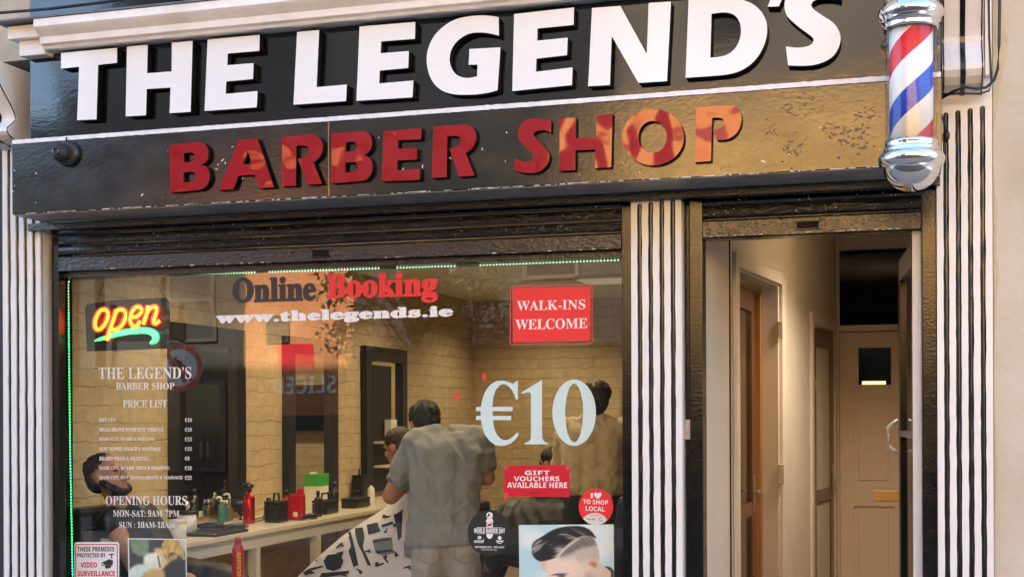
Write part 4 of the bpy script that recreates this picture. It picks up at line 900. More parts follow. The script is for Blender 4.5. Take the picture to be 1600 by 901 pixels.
bm = new_bm(); text_into(bm, 'WORLD BARBER DAY', qg(175, 722, 386, 470), y2, style='sans', off=0.01); text_into(bm, 'unicef', qg(180, 352, 580, 645), y2, style='sans'); text_into(bm, 'SEPTEMBER 9TH - 16TH 2019', qg(192, 705, 703, 737), y2, style='sans'); text_into(bm, '#worldbarberday', qg(308, 580, 752, 780), y2, style=''); obj('wording', bm, 'vinyl_white', t)
bm = new_bm(); poly(bm, G0, GS, ell(272, 552, 34, 28, 18), y2, holes=[ell(266, 552, 12, 8, 8)]); poly(bm, G0, GS, ell(628, 560, 32, 38, 18), y2); poly(bm, G0, GS, [(568, 598), (690, 628), (684, 642), (562, 612)], y2); poly(bm, G0, GS, [(690, 598), (568, 628), (574, 642), (696, 612)], y2 - 0.0001); poly(bm, G0, GS, [(590, 648), (660, 648), (655, 660), (595, 660)], y2); obj('emblem', bm, 'vinyl_white', t)

# poster of a man with a combed back haircut
P0, PS = (800, 810), 9.412
t = thing('haircut_poster', 'poster of a man with combed back dark hair at the bottom right of the glass', 'poster', at(886, 1010, YS))
def picture(name, parent, quad, org, s_, nx, ny, fn, y):
    """a printed photograph: one flat sheet whose print is a colour attribute; fn takes photo-crop coordinates"""
    tl, tr, br, bl = quad; bm = new_bm(); g = []
    for j in range(ny + 1):
        v = j / ny; row = []
        for i in range(nx + 1):
            u_ = i / nx; a = (tl[0] * (1 - u_) + tr[0] * u_) * (1 - v) + (bl[0] * (1 - u_) + br[0] * u_) * v; b = (tl[1] * (1 - u_) + tr[1] * u_) * (1 - v) + (bl[1] * (1 - u_) + br[1] * u_) * v
            row.append((bm.verts.new(at(a, b, y)), ((a - org[0]) * s_, (b - org[1]) * s_)))
        g.append(row)
    cols = [fn(*q[1]) for r_ in g for q in r_]
    for j in range(ny):
        for i in range(nx): bm.faces.new((g[j][i][0], g[j + 1][i][0], g[j + 1][i + 1][0], g[j][i + 1][0]))
    bm.verts.index_update(); me = bpy.data.meshes.new(name); bm.to_mesh(me); bm.free()
    at_ = me.color_attributes.new('print', 'FLOAT_COLOR', 'POINT')
    for k, c in enumerate(cols): at_.data[k].color = (*c, 1)
    me.materials.append(M['printed_photo']); return obj_me(name, me, parent)
m = bpy.data.materials.new('printed_photo'); m.use_nodes = True; n = m.node_tree.nodes
ca = n.new('ShaderNodeVertexColor'); ca.layer_name = 'print'; m.node_tree.links.new(ca.outputs[0], n['Principled BSDF'].inputs['Base Color']); n['Principled BSDF'].inputs['Roughness'].default_value = 0.4; M['printed_photo'] = m
class Shape:
    def __init__(self, pts, soft, sm=True):
        self.p = smooth_loop(pts, n=3) if sm else pts; self.s = soft
        xs = [a for a, b in self.p]; ys = [b for a, b in self.p]; self.bb = (min(xs) - soft, max(xs) + soft, min(ys) - soft, max(ys) + soft)
    def __call__(self, x, y):
        if not (self.bb[0] < x < self.bb[1] and self.bb[2] < y < self.bb[3]): return 0.0
        ins = False; d = 1e9; P = self.p; n_ = len(P)
        for k in range(n_):
            x0, y0 = P[k - 1]; x1, y1 = P[k]
            if (y0 > y) != (y1 > y) and x < (x1 - x0) * (y - y0) / (y1 - y0) + x0: ins = not ins
            dx, dy = x1 - x0, y1 - y0; q = dx * dx + dy * dy; t_ = max(0, min(1, ((x - x0) * dx + (y - y0) * dy) / q)) if q else 0
            e = (x - x0 - dx * t_) ** 2 + (y - y0 - dy * t_) ** 2
            if e < d: d = e
        d = math.sqrt(d) * (1 if ins else -1); return smoothstep(-self.s, self.s, d)
def mix3(a, b, f): return tuple(p * (1 - f) + q * f for p, q in zip(a, b))
nz3 = lambda x, y, z=0.0: noise.noise(Vector((x, y, z)))
S_head = Shape([(420, 625), (520, 590), (620, 520), (720, 430), (860, 300), (1000, 235), (1170, 225), (1235, 330), (1275, 450), (1290, 560), (1285, 640), (1450, 770), (1450, 880), (1330, 1500), (700, 1500), (560, 1100), (500, 900), (520, 800), (450, 740)], 9)
S_fade = Shape([(640, 560), (760, 440), (1000, 300), (1200, 340), (1272, 450), (1290, 560), (1240, 610), (1120, 600), (1000, 640), (900, 570), (760, 590)], 55)
S_side = Shape([(690, 535), (800, 420), (1000, 255), (1180, 240), (1255, 380), (1180, 395), (1000, 440), (860, 515), (740, 550)], 40)
S_hair = Shape([(430, 625), (360, 600), (305, 540), (285, 450), (300, 360), (350, 310), (450, 250), (560, 180), (700, 125), (860, 102), (1010, 105), (1110, 135), (1180, 190), (1215, 240), (1242, 275), (1225, 290), (1180, 262), (1060, 250), (980, 270), (880, 330), (780, 410), (700, 480), (650, 555), (560, 600)], 9)
S_part = Shape([(640, 570), (700, 500), (790, 420), (900, 335), (1010, 270), (1000, 292), (900, 358), (790, 445), (700, 545)], 8)
S_coll = Shape([(1340, 690), (1440, 705), (1500, 760), (1502, 1500), (1290, 1500), (1420, 1000), (1455, 800), (1400, 740)], 8)
S_ear = Shape([(1120, 640), (1160, 610), (1225, 620), (1262, 670), (1255, 700), (1200, 728), (1180, 700), (1140, 690)], 14); S_earh = Shape([(1170, 650), (1215, 645), (1240, 675), (1205, 700)], 14)
S_brow = Shape([(560, 835), (620, 808), (740, 797), (860, 800), (760, 818), (640, 828)], 6); S_eye = Shape([(650, 838), (720, 822), (810, 830), (740, 856)], 7); S_stub = Shape([(1080, 800), (1160, 780), (1230, 860), (1180, 1400), (1000, 1400)], 60)
def haircut_print(x, y):
    c = mix3((0.45, 0.68, 0.71), (0.72, 0.80, 0.76), smoothstep(-0.35, 0.45, nz3(x * 0.0017, y * 0.0032, 4.0) + (x - 700) * 0.0004))
    c = mix3(c, (0.035, 0.045, 0.05), S_coll(x, y))
    h = S_head(x, y)
    if h:
        sk = mix3((0.80, 0.64, 0.50), (0.64, 0.52, 0.38), smoothstep(800, 1350, x)); sk = mix3(sk, (0.55, 0.36, 0.24), 0.55 * smoothstep(560, 430, x + 0.1 * (y - 700)))
        f = S_fade(x, y) * (0.62 + 0.28 * nz3(x * 0.05, y * 0.05)); sk = mix3(sk, (0.42, 0.39, 0.35), f); sk = mix3(sk, (0.09, 0.085, 0.08), S_side(x, y) * (0.8 + 0.3 * nz3(x * 0.06, y * 0.03)))
        sk = mix3(sk, (0.36, 0.30, 0.25), 0.6 * S_stub(x, y)); sk = mix3(sk, (0.60, 0.27, 0.20), 0.85 * S_ear(x, y)); sk = mix3(sk, (0.33, 0.12, 0.09), 0.8 * S_earh(x, y))
        sk = mix3(sk, (0.05, 0.04, 0.035), S_brow(x, y)); sk = mix3(sk, (0.05, 0.04, 0.035), S_eye(x, y)); c = mix3(c, sk, h)
    q = S_hair(x, y)
    if q:
        th = 0.9 - 0.0009 * (x - 300); ca_, sa = math.cos(th), math.sin(th); al = (x - 300) * ca_ - (y - 620) * sa; ac = (x - 300) * sa + (y - 620) * ca_
        w_ = nz3(al * 0.0030 + 2, ac * 0.013, 1.0) + 0.55 * nz3(al * 0.006, ac * 0.045, 5.0) + 0.3 * nz3(al * 0.01, ac * 0.11, 9.0)
        hc_ = mix3((0.018, 0.018, 0.020), (0.42, 0.41, 0.40), smoothstep(0.02, 0.75, w_)); hc_ = mix3(hc_, (0.02, 0.02, 0.022), 0.7 * smoothstep(470, 610, y + 0.0 * x)); c = mix3(c, hc_, q)
    return mix3(c, (0.66, 0.60, 0.54), 0.75 * S_part(x, y))
picture('printed_picture', t, ((810.6, 819.4), (958.8, 818.5), (959.8, 925), (811.6, 925)), P0, PS, 150, 108, haircut_print, YS - 0.0004)

# small poster: reclining man being shaved
N0, NS = (100, 830), 7.619
t = thing('shave_poster', 'small white edged poster of a reclining man being shaved at the bottom left', 'poster', at(246, 980, YS))
obj('paper', quadplate(new_bm(), ((199.7, 840), (290.8, 841.5), (293, 990), (202, 990)), YS), 'sign_white', t)
R_face = Shape([(1075, 260), (1085, 200), (1150, 195), (1195, 225), (1200, 290), (1240, 340), (1200, 420), (1150, 470), (1090, 460), (1090, 330)], 22); R_foam = Shape([(950, 300), (1000, 262), (1090, 250), (1150, 300), (1150, 400), (1110, 470), (1000, 475), (955, 400)], 22)
R_towel = Shape([(770, 460), (850, 400), (940, 388), (1020, 430), (1090, 490), (1000, 720), (770, 720)], 20); R_hand = Shape([(1165, 160), (1200, 98), (1330, 92), (1400, 160), (1445, 320), (1420, 330), (1350, 265), (1265, 245), (1225, 330), (1190, 290)], 14)
R_hand2 = Shape([(1240, 320), (1290, 275), (1360, 268), (1340, 320), (1265, 350), (1225, 400)], 12); R_slv = Shape([(890, 600), (960, 480), (1090, 440), (1190, 470), (1200, 540), (1130, 720), (900, 720)], 24); R_blade = Shape([(1108, 285), (1128, 283), (1155, 420), (1135, 432)], 8); R_green = Shape([(770, 80), (1005, 90), (1008, 270), (900, 292), (820, 240)], 20); R_beard = Shape([(1200, 420), (1260, 380), (1400, 340), (1450, 420), (1450, 720), (1200, 720), (1180, 520)], 30); R_pale = Shape([(1350, 95), (1450, 95), (1450, 260), (1410, 200)], 16)
def shave_print(x, y):
    k = 0.5 + 0.5 * nz3(x * 0.012, y * 0.012, 2.0); c = mix3((0.045, 0.052, 0.055), (0.10, 0.10, 0.09), k)
    c = mix3(c, (0.24, 0.36, 0.20), R_green(x, y) * (0.75 + 0.4 * nz3(x * 0.01, y * 0.02))); c = mix3(c, (0.5, 0.52, 0.5), R_pale(x, y))
    c = mix3(c, mix3((0.70, 0.80, 0.72), (0.50, 0.62, 0.52), k), R_towel(x, y)); c = mix3(c, mix3((0.78, 0.60, 0.34), (0.62, 0.42, 0.20), k), R_face(x, y)); c = mix3(c, mix3((0.80, 0.82, 0.68), (0.60, 0.66, 0.52), smoothstep(300, 470, y + 40 * nz3(x * .02, y * .02))), R_foam(x, y))
    c = mix3(c, (0.05, 0.055, 0.06), R_beard(x, y)); c = mix3(c, mix3((0.66, 0.46, 0.15), (0.40, 0.26, 0.08), smoothstep(0.2, 0.8, k + 0.3 * nz3(x * .03, y * .015))), R_hand(x, y)); c = mix3(c, mix3((0.62, 0.45, 0.18), (0.35, 0.24, 0.1), k), R_hand2(x, y))
    c = mix3(c, mix3((0.62, 0.46, 0.18), (0.42, 0.30, 0.12), k), R_slv(x, y)); return mix3(c, (0.14, 0.10, 0.05), R_blade(x, y))
picture('printed_picture', t, ((201.4, 841.6), (289.4, 843), (291, 925), (203, 925)), N0, NS, 96, 88, shave_print, YS - 0.0004)

# surveillance notice
p = at(151, 980, YS)
t = thing('surveillance_notice', 'white red bordered notice reading THESE PREMISES PROTECTED BY VIDEO SURVEILLANCE', 'notice', p)
def rrect(x0, y0, x1, y1, r, n=5):
    pts = []
    for cx, cy, a0 in ((x1 - r, y0 + r, -90), (x1 - r, y1 - r, 0), (x0 + r, y1 - r, 90), (x0 + r, y0 + r, 180)):
        pts += [(cx + r * math.cos(R(a0 + 90 * k / n)), cy + r * math.sin(R(a0 + 90 * k / n))) for k in range(n + 1)]
    return pts
obj('board', poly(new_bm(), (0, 0), 1, rrect(116.3, 846, 186, 980, 4), YS - 0.002, 0.002), 'sign_white', t)
obj('border', poly(new_bm(), (0, 0), 1, rrect(117.6, 849, 184, 977, 3), YS - 0.0024, holes=[rrect(119, 850.4, 182.6, 975.6, 2.4)]), 'vinyl_deep_red', t)
bm = new_bm(); text_into(bm, 'THESE PREMISES', Q(120.5, 178.5, 853.5, 861, -0.005), YS - 0.0024, style='sans', off=0.01); obj('wording', bm, 'print_dark', t); bm = new_bm(); text_into(bm, 'PROTECTED BY', Q(120.5, 165, 863.5, 870), YS - 0.0024, style='sans', off=0.01); obj('wording', bm, 'print_dark', t)
bm = new_bm(); text_into(bm, 'VIDEO', Q(126, 151.5, 877.5, 886), YS - 0.0024, style='sans', off=0.015); obj('wording', bm, 'vinyl_deep_red', t); bm = new_bm(); text_into(bm, 'SURVEILLANCE', Q(121, 179.5, 891, 899.5), YS - 0.0024, style='sans', off=0.015); obj('wording', bm, 'vinyl_deep_red', t)
bm = new_bm(); poly(bm, N0, NS, [(450, 365), (540, 325), (585, 345), (578, 395), (500, 405)], YS - 0.0024, sm=False); poly(bm, N0, NS, [(530, 262), (598, 262), (590, 275), (572, 278), (575, 320), (562, 318), (558, 278), (535, 275)], YS - 0.0024); poly(bm, N0, NS, ell(462, 385, 18, 24, 16), YS - 0.0025, holes=[ell(462, 385, 10, 15, 12)]); poly(bm, N0, NS, [(478, 405), (580, 400), (545, 432), (500, 440)], YS - 0.0025); obj('camera_emblem', bm, 'print_dark', t)

# ================================================================== LIGHTS IN THE WINDOW
YL = 0.158
led = thing('led_light_string', 'string of tiny green lights along the top and left edge of the window', 'string lights', at(110, 700, YL))
path = [at(113.5, 960, YL), at(113.5, 900, YL), at(109.5, 700, YL), at(107.3, 500, YL), at(106.9, 442, YL), at(109, 435.5, YL), at(114, 433, YL), at(380, 426.3, YL), at(640, 417.8, YL), at(800, 412.5, YL), at(969, 406, YL)]
bm = new_bm(); tube(bm, [p + Vector((0, 0.004, 0)) for p in path], 0.0045, 8); obj('cord', bm, 'led_strip', led, smooth=True)
seg = []; step = 0.0172; acc = 0
for a, b in zip(path, path[1:]):
    L = (b - a).length
    while acc < L: seg.append(a.lerp(b, acc / L)); acc += step
    acc -= L
left = [q for q in seg if q.x < path[6].x + 0.005]; top = [q for q in seg if q.x >= path[6].x + 0.005]
def bulb(bm, c, r): t_ = bmesh.new(); bmesh.ops.create_icosphere(t_, subdivisions=1, radius=r); merge(bm, t_, Matrix.Translation(c))
first = None
for i, q in enumerate(left[:98]):
    if first is None:
        bm = new_bm(); bulb(bm, q, 0.0040); first = obj('bulb', bm, 'led_green', led); q0 = q
    else:
        c = first.copy(); C.objects.link(c); c.location = first.location + (q - q0)
bm = new_bm()
for i, q in enumerate(top + left[98:]):
    if noise.noise(Vector((i * 0.16, 3.3, 0))) > -0.25: bulb(bm, q, 0.0031)
o = obj('bulb', bm, 'led_pale', led); o['kind'] = 'stuff'

YN = 0.24
t = thing('open_sign', 'lit red and yellow open sign with a green swoosh hanging inside the window', 'open sign', at(198, 548, YN))
O0, OS = (130, 460), 10.01
obj('board', poly(new_bm(), O0, OS, [(25, 200), (60, 150), (430, 90), (1290, 48), (1335, 110), (1350, 840), (60, 888)], YN, 0.012), 'black_plastic', t)
def stroke(name, pts, r, m, y, closed=False):
    n = len(pts); sm = []
    V = [Vector(p) for p in pts]
    for i in range(n if closed else n - 1):
        p0, p1, p2, p3 = V[(i - 1) % n] if closed or i else V[0], V[i], V[(i + 1) % n], V[(i + 2) % n] if closed or i + 2 < n else V[-1]
        for k in range(5):
            u = k / 5; sm.append(0.5 * ((2 * p1) + (p2 - p0) * u + (2 * p0 - 5 * p1 + 4 * p2 - p3) * u * u + (3 * p1 - p0 - 3 * p2 + p3) * u ** 3))
    if not closed: sm.append(V[-1])
    bm = new_bm(); tube(bm, [at(O0[0] + a / OS, O0[1] + b / OS, y) for a, b in sm], r, 8, closed=closed)
    return obj(name, bm, m, t, smooth=True)
let = [([(340, 235), (390, 300), (360, 420), (290, 520), (220, 545), (185, 480), (200, 370), (260, 260)], True),
       ([(520, 235), (480, 370), (430, 520), (370, 715)], False), ([(500, 300), (560, 235), (640, 250), (665, 330), (630, 440), (560, 520), (470, 550), (440, 520)], False),
       ([(745, 355), (840, 340), (915, 265), (890, 200), (820, 200), (755, 290), (735, 400), (775, 485), (840, 480), (890, 415)], False),
       ([(1020, 175), (985, 320), (940, 465)], False), ([(985, 310), (1050, 215), (1125, 190), (1150, 240), (1120, 350), (1100, 430), (1140, 450), (1190, 405)], False)]
for pts, cl in let:
    rd = stroke('letter_tube', pts, 0.0160, 'neon_red', YN - 0.008, cl)
    tt = stroke('letter_core', pts, 0.0080, 'neon_yellow', YN - 0.024, cl); 
    tt.parent = rd; tt.matrix_parent_inverse = world_of(rd).inverted()
sw = [(170, 725), (250, 675), (450, 605), (650, 545), (850, 515), (1000, 520), (1110, 555), (1172, 620), (1180, 690), (1140, 750), (1060, 772), (1035, 752), (1075, 705), (1078, 655), (1020, 620), (900, 605), (700, 622), (500, 660), (300, 710)]
cxs, cys = 700, 630
g1 = obj('swoosh', poly(new_bm(), O0, OS, [(a + (14 if a > cxs else -14) * 0.5, b + (12 if b > cys else -12)) for a, b in sw], YN - 0.010, 0.008, sm=True), 'neon_green_dark', t)
obj('swoosh_core', poly(new_bm(), O0, OS, sw, YN - 0.016, 0.005, sm=True), 'neon_green', g1)
bm = new_bm(); tube(bm, [at(150, 477, YN), at(168, 425, 0.2)], 0.0018, 5); tube(bm, [at(258, 466, YN), at(235, 425, 0.2)], 0.0018, 5); obj('hanging_wire', bm, 'cable', t)

# ================================================================== INSIDE THE SHOP
XS, YBK, HC = -4.8, 8.2, 2.78
shop = thing('shop_interior', 'yellowish painted stone walled barber room behind the window', 'room', (-2.7, 4, 0))
bm = new_bm(); box(bm, XS - 0.1, XS, 0.30, YBK + 0.1, 0, HC); obj('side_wall', bm, 'painted_stone_side', shop)
bm = new_bm(); box(bm, XS + 0.001, 0.4, YBK, YBK + 0.1, 0, HC); obj('back_wall', bm, 'painted_stone_back', shop)
bm = new_bm(); box(bm, XS - 0.1, 1.2, 0.222, YBK + 0.1, HC, HC + 0.12); box(bm, XL + 0.2, XR - 0.05, 0.07, 0.221, ZBAT + 0.02, HC + 0.12); obj('ceiling', bm, 'ceiling', shop)
struct(obj('floor', B(XS - 0.1, 1.2, 0.17, YBK + 0.1, -0.05, 0.006), 'floor_tile'))
# oblique partition between shop and hallway
WA, WB = Vector((-0.99, 0.19, 0)), Vector((-0.54, 3.85, 0)); du = (WB - WA).normalized(); dn = Vector((du.y, -du.x, 0))
def onwall(y): return (y - WA.y) / du.y
def wbox(bm, u0, u1, t0, t1, z0, z1, bevel=0.0, mi=0):
    t_ = bmesh.new(); box(t_, u0, u1, t0, t1, z0, z1, bevel, mi)
    for v in t_.verts: v.co = Vector((0, 0, v.co.z)) + WA + du * v.co.x + dn * v.co.y
    bmesh.ops.recalc_face_normals(t_, faces=t_.faces[:]); merge(bm, t_); return bm
ua, ub, uc, ud = onwall(0.81), onwall(1.985), onwall(2.79), onwall(3.69); ue = onwall(3.85)
D1, D2 = 2.26, 2.08
bm = new_bm(); wbox(bm, 0, ua + 0.08, -0.1, 0, 0, HC); wbox(bm, ub - 0.08, ue + 0.02, -0.1, 0, 0, HC); wbox(bm, ua + 0.08, ub - 0.08, -0.1, 0, D1, HC)
wbox(bm, ue + 0.02, ue + 4.6, -0.1, 0, 0, HC)
obj('partition_wall', bm, 'plaster', shop)
bm = new_bm(); wbox(bm, 0.15, ua - 0.02, -0.125, -0.101, 0.01, 2.2); wbox(bm, ub + 0.03, ue + 4.4, -0.125, -0.101, 0.01, 2.2); obj('mirror_darkening_boards', bm, 'wood_dark', shop)  # unseen dark boarding added so the mirrors have something dark to reflect
bm = new_bm(); wbox(bm, onwall(0.74), onwall(0.752), 0.0, 0.006, 0, HC); obj('panel_joint', bm, 'matt_black', shop)

hall = thing('hallway', 'narrow beige painted hallway behind the open shop door', 'room', (0, 2, 0))
bm = new_bm(); box(bm, 0.22, 0.32, 0.17, 3.95, 0, HC); box(bm, -0.54, 0.25, 3.85, 3.95, 2.14 + 0.55, HC); box(bm, 0.26, 0.4, 3.85, 3.95, 0, HC); obj('wall', bm, 'plaster', hall)
def framed(label, u0, u1, ztop, y_hint):
    t = thing('inner_door', label, 'door', WA + du * u0)
    bm = new_bm()
    for a, b in ((u0, u0 + 0.075), (u1 - 0.075, u1)): wbox(bm, a, b, 0.001, 0.022, 0, ztop, 0.004)
    wbox(bm, u0 + 0.0755, u1 - 0.0755, 0.001, 0.022, ztop - 0.075, ztop, 0.004)
    wbox(bm, u0 + 0.078, u0 + 0.10, -0.10, 0.0, 0, ztop - 0.08); wbox(bm, u1 - 0.10, u1 - 0.078, -0.10, 0.0, 0, ztop - 0.08)
    obj('architrave', bm, 'plaster', t, bevel=0.002)
    return t
t1 = framed('brown door standing ajar into the lit shop, nearest on the hallway wall', ua, ub, 2.345, 0)
# the leaf swings into the shop
hin = WA + du * (ua + 0.105) + dn * (-0.06)
def leaf(name, m, L, ang, zt, parent, hin, glass=False, th=0.04):
    d = Matrix.Rotation(ang, 3, 'Z') @ du; nn = Vector((d.y, -d.x, 0))
    def lb(a, b, t0, t1, z0, z1):
        t_ = bmesh.new(); box(t_, a, b, t0, t1, z0, z1, 0.003)
        for v in t_.verts: v.co = Vector((0, 0, v.co.z)) + hin + d * v.co.x + nn * v.co.y
        bmesh.ops.recalc_face_normals(t_, faces=t_.faces[:]); return t_
    bm = new_bm()
    if glass:
        for q in ((0, 0.11, -th, 0, 0.01, zt), (L - 0.11, L, -th, 0, 0.01, zt), (0.1105, L - 0.1105, -th, 0, zt - 0.13, zt), (0.1105, L - 0.1105, -th, 0, 0.01, 0.24), (0.1105, L - 0.1105, -th, 0, 0.9, 0.98)): merge(bm, lb(*q))
    else: merge(bm, lb(0, L, -th, 0, 0.01, zt))
    lf = obj(name, bm, m, parent)
    if glass:
        bm = new_bm(); merge(bm, lb(0.111, L - 0.111, -th * 0.6, -th * 0.4, 0.241, zt - 0.131)); obj('glazing', bm, 'dark_glass', lf)
    bm = new_bm(); merge(bm, lb(L - 0.075, L - 0.045, 0.001, 0.006, 0.92, 1.14)); merge(bm, lb(L - 0.165, L - 0.05, 0.035, 0.048, 1.035, 1.053)); merge(bm, lb(L - 0.066, L - 0.054, 0.006, 0.035, 1.038, 1.05)); obj('handle', bm, 'steel', lf)
    return lf
leaf('door_leaf', 'wood_dark', 0.93, R(4.2), D1 - 0.03, t1, hin, glass=True)
bm = new_bm(); wbox(bm, ub - 0.128, ub - 0.103, -0.24, -0.10, 0, D1 - 0.05, 0.003); obj('jamb_lining', bm, 'wood_orange', t1)
bm = new_bm(); wbox(bm, ub - 0.112, ub - 0.085, 0.0, 0.035, 1.08, 1.20, 0.004); wbox(bm, ub - 0.112, ub - 0.09, 0.0, 0.03, 1.95, 2.05, 0.004); obj('latch_plate', bm, 'plaster', t1)
t2 = framed('closed dark brown glazed door further along the hallway wall', uc, ud, 2.17, 0)
leaf('door_leaf', 'wood_dark', ud - uc - 0.16, 0, 2.08, t2, WA + du * (uc + 0.08) + dn * 0.012, glass=True)

# painted door closing the hallway
bd = thing('hallway_door', 'beige panelled door with brass letter plate closing the end of the hallway', 'door', (-0.1, 3.85, 0))
YD = 3.85; bx0 = X(1313, YD, 700); bx1 = bx0 + 0.82; ztd = Z(1350, 519, YD)
bm = new_bm()
px = lambda a: X(a, YD, 650)
wl, wr = px(1342), px(1342) + (bx1 - bx0) - 2 * (px(1342) - bx0)
zw0, zw1 = Z(1370, 601, YD), Z(1370, 543, YD); za0, za1 = Z(1370, 757, YD), Z(1370, 622, YD); zb0, zb1 = 0.25, Z(1370, 790, YD)
wm = (wl + wr) / 2
hol = [[(wl, zw0), (wm - 0.05, zw0), (wm - 0.05, zw1), (wl, zw1)], [(wm + 0.05, zw0), (wr, zw0), (wr, zw1), (wm + 0.05, zw1)]]
pan = [(px(1334), za0, px(1396), za1), (px(1334), zb0, px(1396), zb1)]; wp = px(1396) - px(1334)
pan += [(bx1 - (px(1334) - bx0) - wp, a[1], bx1 - (px(1334) - bx0), a[3]) for a in pan[:2]]
hol += [[(a, b), (c, b), (c, d), (a, d)] for a, b, c, d in pan]
plate(bm, [[(bx0, 0.01), (bx1, 0.01), (bx1, ztd), (bx0, ztd)]] + hol, YD - 0.045, YD - 0.005, 0, 0)
for a, b, c, d in pan:
    box(bm, a, c, YD - 0.03, YD - 0.006, b, d); box(bm, a + 0.035, c - 0.035, YD - 0.040, YD - 0.0305, b + 0.035, d - 0.035, 0.004)
obj('panelled_leaf', bm, 'door_paint', bd, bevel=0.002)
bm = new_bm(); box(bm, wl, wm - 0.05, YD - 0.028, YD - 0.02, zw0, zw1); box(bm, wm + 0.05, wr, YD - 0.028, YD - 0.02, zw0, zw1); obj('window_pane', bm, 'dark_glass', bd)
bm = new_bm()
mat('painted_sun_glow', (0.8, 0.5, 0.2), 0.5, emit=(1.0, 0.58, 0.18), estr=0.45)
box(bm, wl + 0.025, wl + 0.025 + 0.165, YD - 0.034, YD - 0.029, zw0 + 0.004, zw0 + 0.026); obj('painted_glow_strip', bm, 'painted_sun_glow', bd)  # emissive strip: sunlight along the pane's lower edge painted in as glow
bm = new_bm(); box(bm, px(1364), px(1364) + 0.26, YD - 0.053, YD - 0.045, Z(1370, 781, YD), Z(1370, 765, YD), 0.002); obj('letter_plate', bm, 'brass', bd)
bm = new_bm(); box(bm, bx0 - 0.05, bx0 - 0.002, YD - 0.07, YD, 0, ztd + 0.05, 0.004); box(bm, bx0 - 0.001, bx1 + 0.05, YD - 0.07, YD, ztd + 0.006, ztd + 0.05, 0.004); box(bm, bx0 - 0.05, bx0 + 0.0, YD - 0.06, YD, ztd + 0.052, HC - 0.001); obj('frame', bm, 'door_paint', bd)
bm = new_bm(); box(bm, bx0 + 0.001, 0.26, YD - 0.02, YD - 0.01, ztd + 0.051, HC - 0.12); obj('fanlight', bm, 'dark_glass', bd)
# the open front door, folded back against the right side of the hallway
fd = thing('front_door', 'black glazed shop door standing open seen edge on at the right of the doorway', 'door', (X(1428, 0.2, 650), 0.2, 0))
A = Vector((X(1427, 0.2, 650), 0.2, 0)); Bv = Vector((X(1404, 1.05, 650), 1.05, 0)); fdv = (Bv - A).normalized(); fn = Vector((-fdv.y, fdv.x, 0))
def fbox(bm, a, b, t0, t1, z0, z1):
    t_ = bmesh.new(); box(t_, a, b, t0, t1, z0, z1, 0.003)
    for v in t_.verts: v.co = Vector((0, 0, v.co.z)) + A + fdv * v.co.x - fn * v.co.y
    bmesh.ops.recalc_face_normals(t_, faces=t_.faces[:]); merge(bm, t_); return bm
zfd = Z(1430, 376, 0.2); Lf = (Bv - A).length
bm = new_bm()
for q in ((0, 0.1, 0, 0.044, 0.01, zfd), (Lf - 0.1, Lf, 0, 0.044, 0.01, zfd), (0.1005, Lf - 0.1005, 0, 0.044, 0.01, 0.3)): fbox(bm, *q)
obj('leaf_frame', bm, 'black_paint', fd)
bm = new_bm(); fbox(bm, 0.1005, Lf - 0.1005, 0, 0.044, zfd - 0.11, zfd); fbox(bm, 0.1005, Lf - 0.1005, 0, 0.044, 1.38, 1.41); o = obj('rail', bm, 'soffit_grey', fd)
bm = new_bm(); fbox(bm, 0.101, Lf - 0.101, 0.018, 0.026, 0.301, 1.379); fbox(bm, 0.101, Lf - 0.101, 0.018, 0.026, 1.411, zfd - 0.111); obj('glazing', bm, 'dark_glass', fd)
hb = A + fdv * (Lf - 0.06)
hz0, hz1 = Z(1400, 709, 1.0), Z(1400, 656, 1.0)
bm = new_bm(); tube(bm, [hb + fn * 0.004 + Vector((0, 0, hz1)), hb + fn * 0.035 + Vector((0, 0, hz1 - 0.02)), hb + fn * 0.055 + Vector((0, 0, (hz0 + hz1) / 2 + 0.05)), hb + fn * 0.055 + Vector((0, 0, (hz0 + hz1) / 2 - 0.05)), hb + fn * 0.035 + Vector((0, 0, hz0 + 0.02)), hb + fn * 0.004 + Vector((0, 0, hz0))], 0.011, 8); obj('handle', bm, 'white_plastic', fd, smooth=True)

# ceiling lamps
first = None
spots = [(-3.9, 1.6), (-2.4, 1.3), (-3.9, 3.3), (-2.4, 3.3), (-3.9, 5.2), (-2.2, 5.2), (-3.8, 7.2), (-2.0, 7.2)]
for i, (x, y) in enumerate(spots):
    if first is None:
        t = thing('ceiling_spotlight', 'small warm ceiling spotlight inside the shop', 'ceiling lamp', (x, y, HC), 'ceiling spotlights in the shop')
        bm = new_bm(); lathe(bm, x, y, [(0.0, HC - 0.001), (0.065, HC - 0.001), (0.065, HC - 0.05), (0.052, HC - 0.05), (0.048, HC - 0.03), (0, HC - 0.03)], 20); obj('housing', bm, 'white_plastic', t, smooth=True)
        bm = new_bm(); lathe(bm, x, y, [(0, HC - 0.034), (0.045, HC - 0.034), (0.04, HC - 0.045), (0, HC - 0.048)], 16); obj('bulb', bm, 'lamp_glow', t, smooth=True)
        ld = bpy.data.lights.new('lamp', 'SPOT'); ld.energy = 9.6; ld.color = (1.0, 0.76, 0.46); ld.shadow_soft_size = 0.05; ld.spot_size = R(150); ld.spot_blend = 0.8
        lo = bpy.data.objects.new('lamp', ld); C.objects.link(lo); lo.parent = t; lo.location = (0, 0, -0.07); first = t
    else:
        c = copy_tree(first); c.location = (x, y, HC)
hl = copy_tree(first); hl.location = (-0.02, 1.7, HC)  # extra lamp, out of view, added to brighten the hallway
for k in hl.children:
    if k.type == 'LIGHT': k.data = k.data.copy(); k.data.energy = 26; k.data.color = (1.0, 0.84, 0.64); k.data.shadow_soft_size = 0.12; k.data.spot_size = R(136); k.data.spot_blend = 1.0
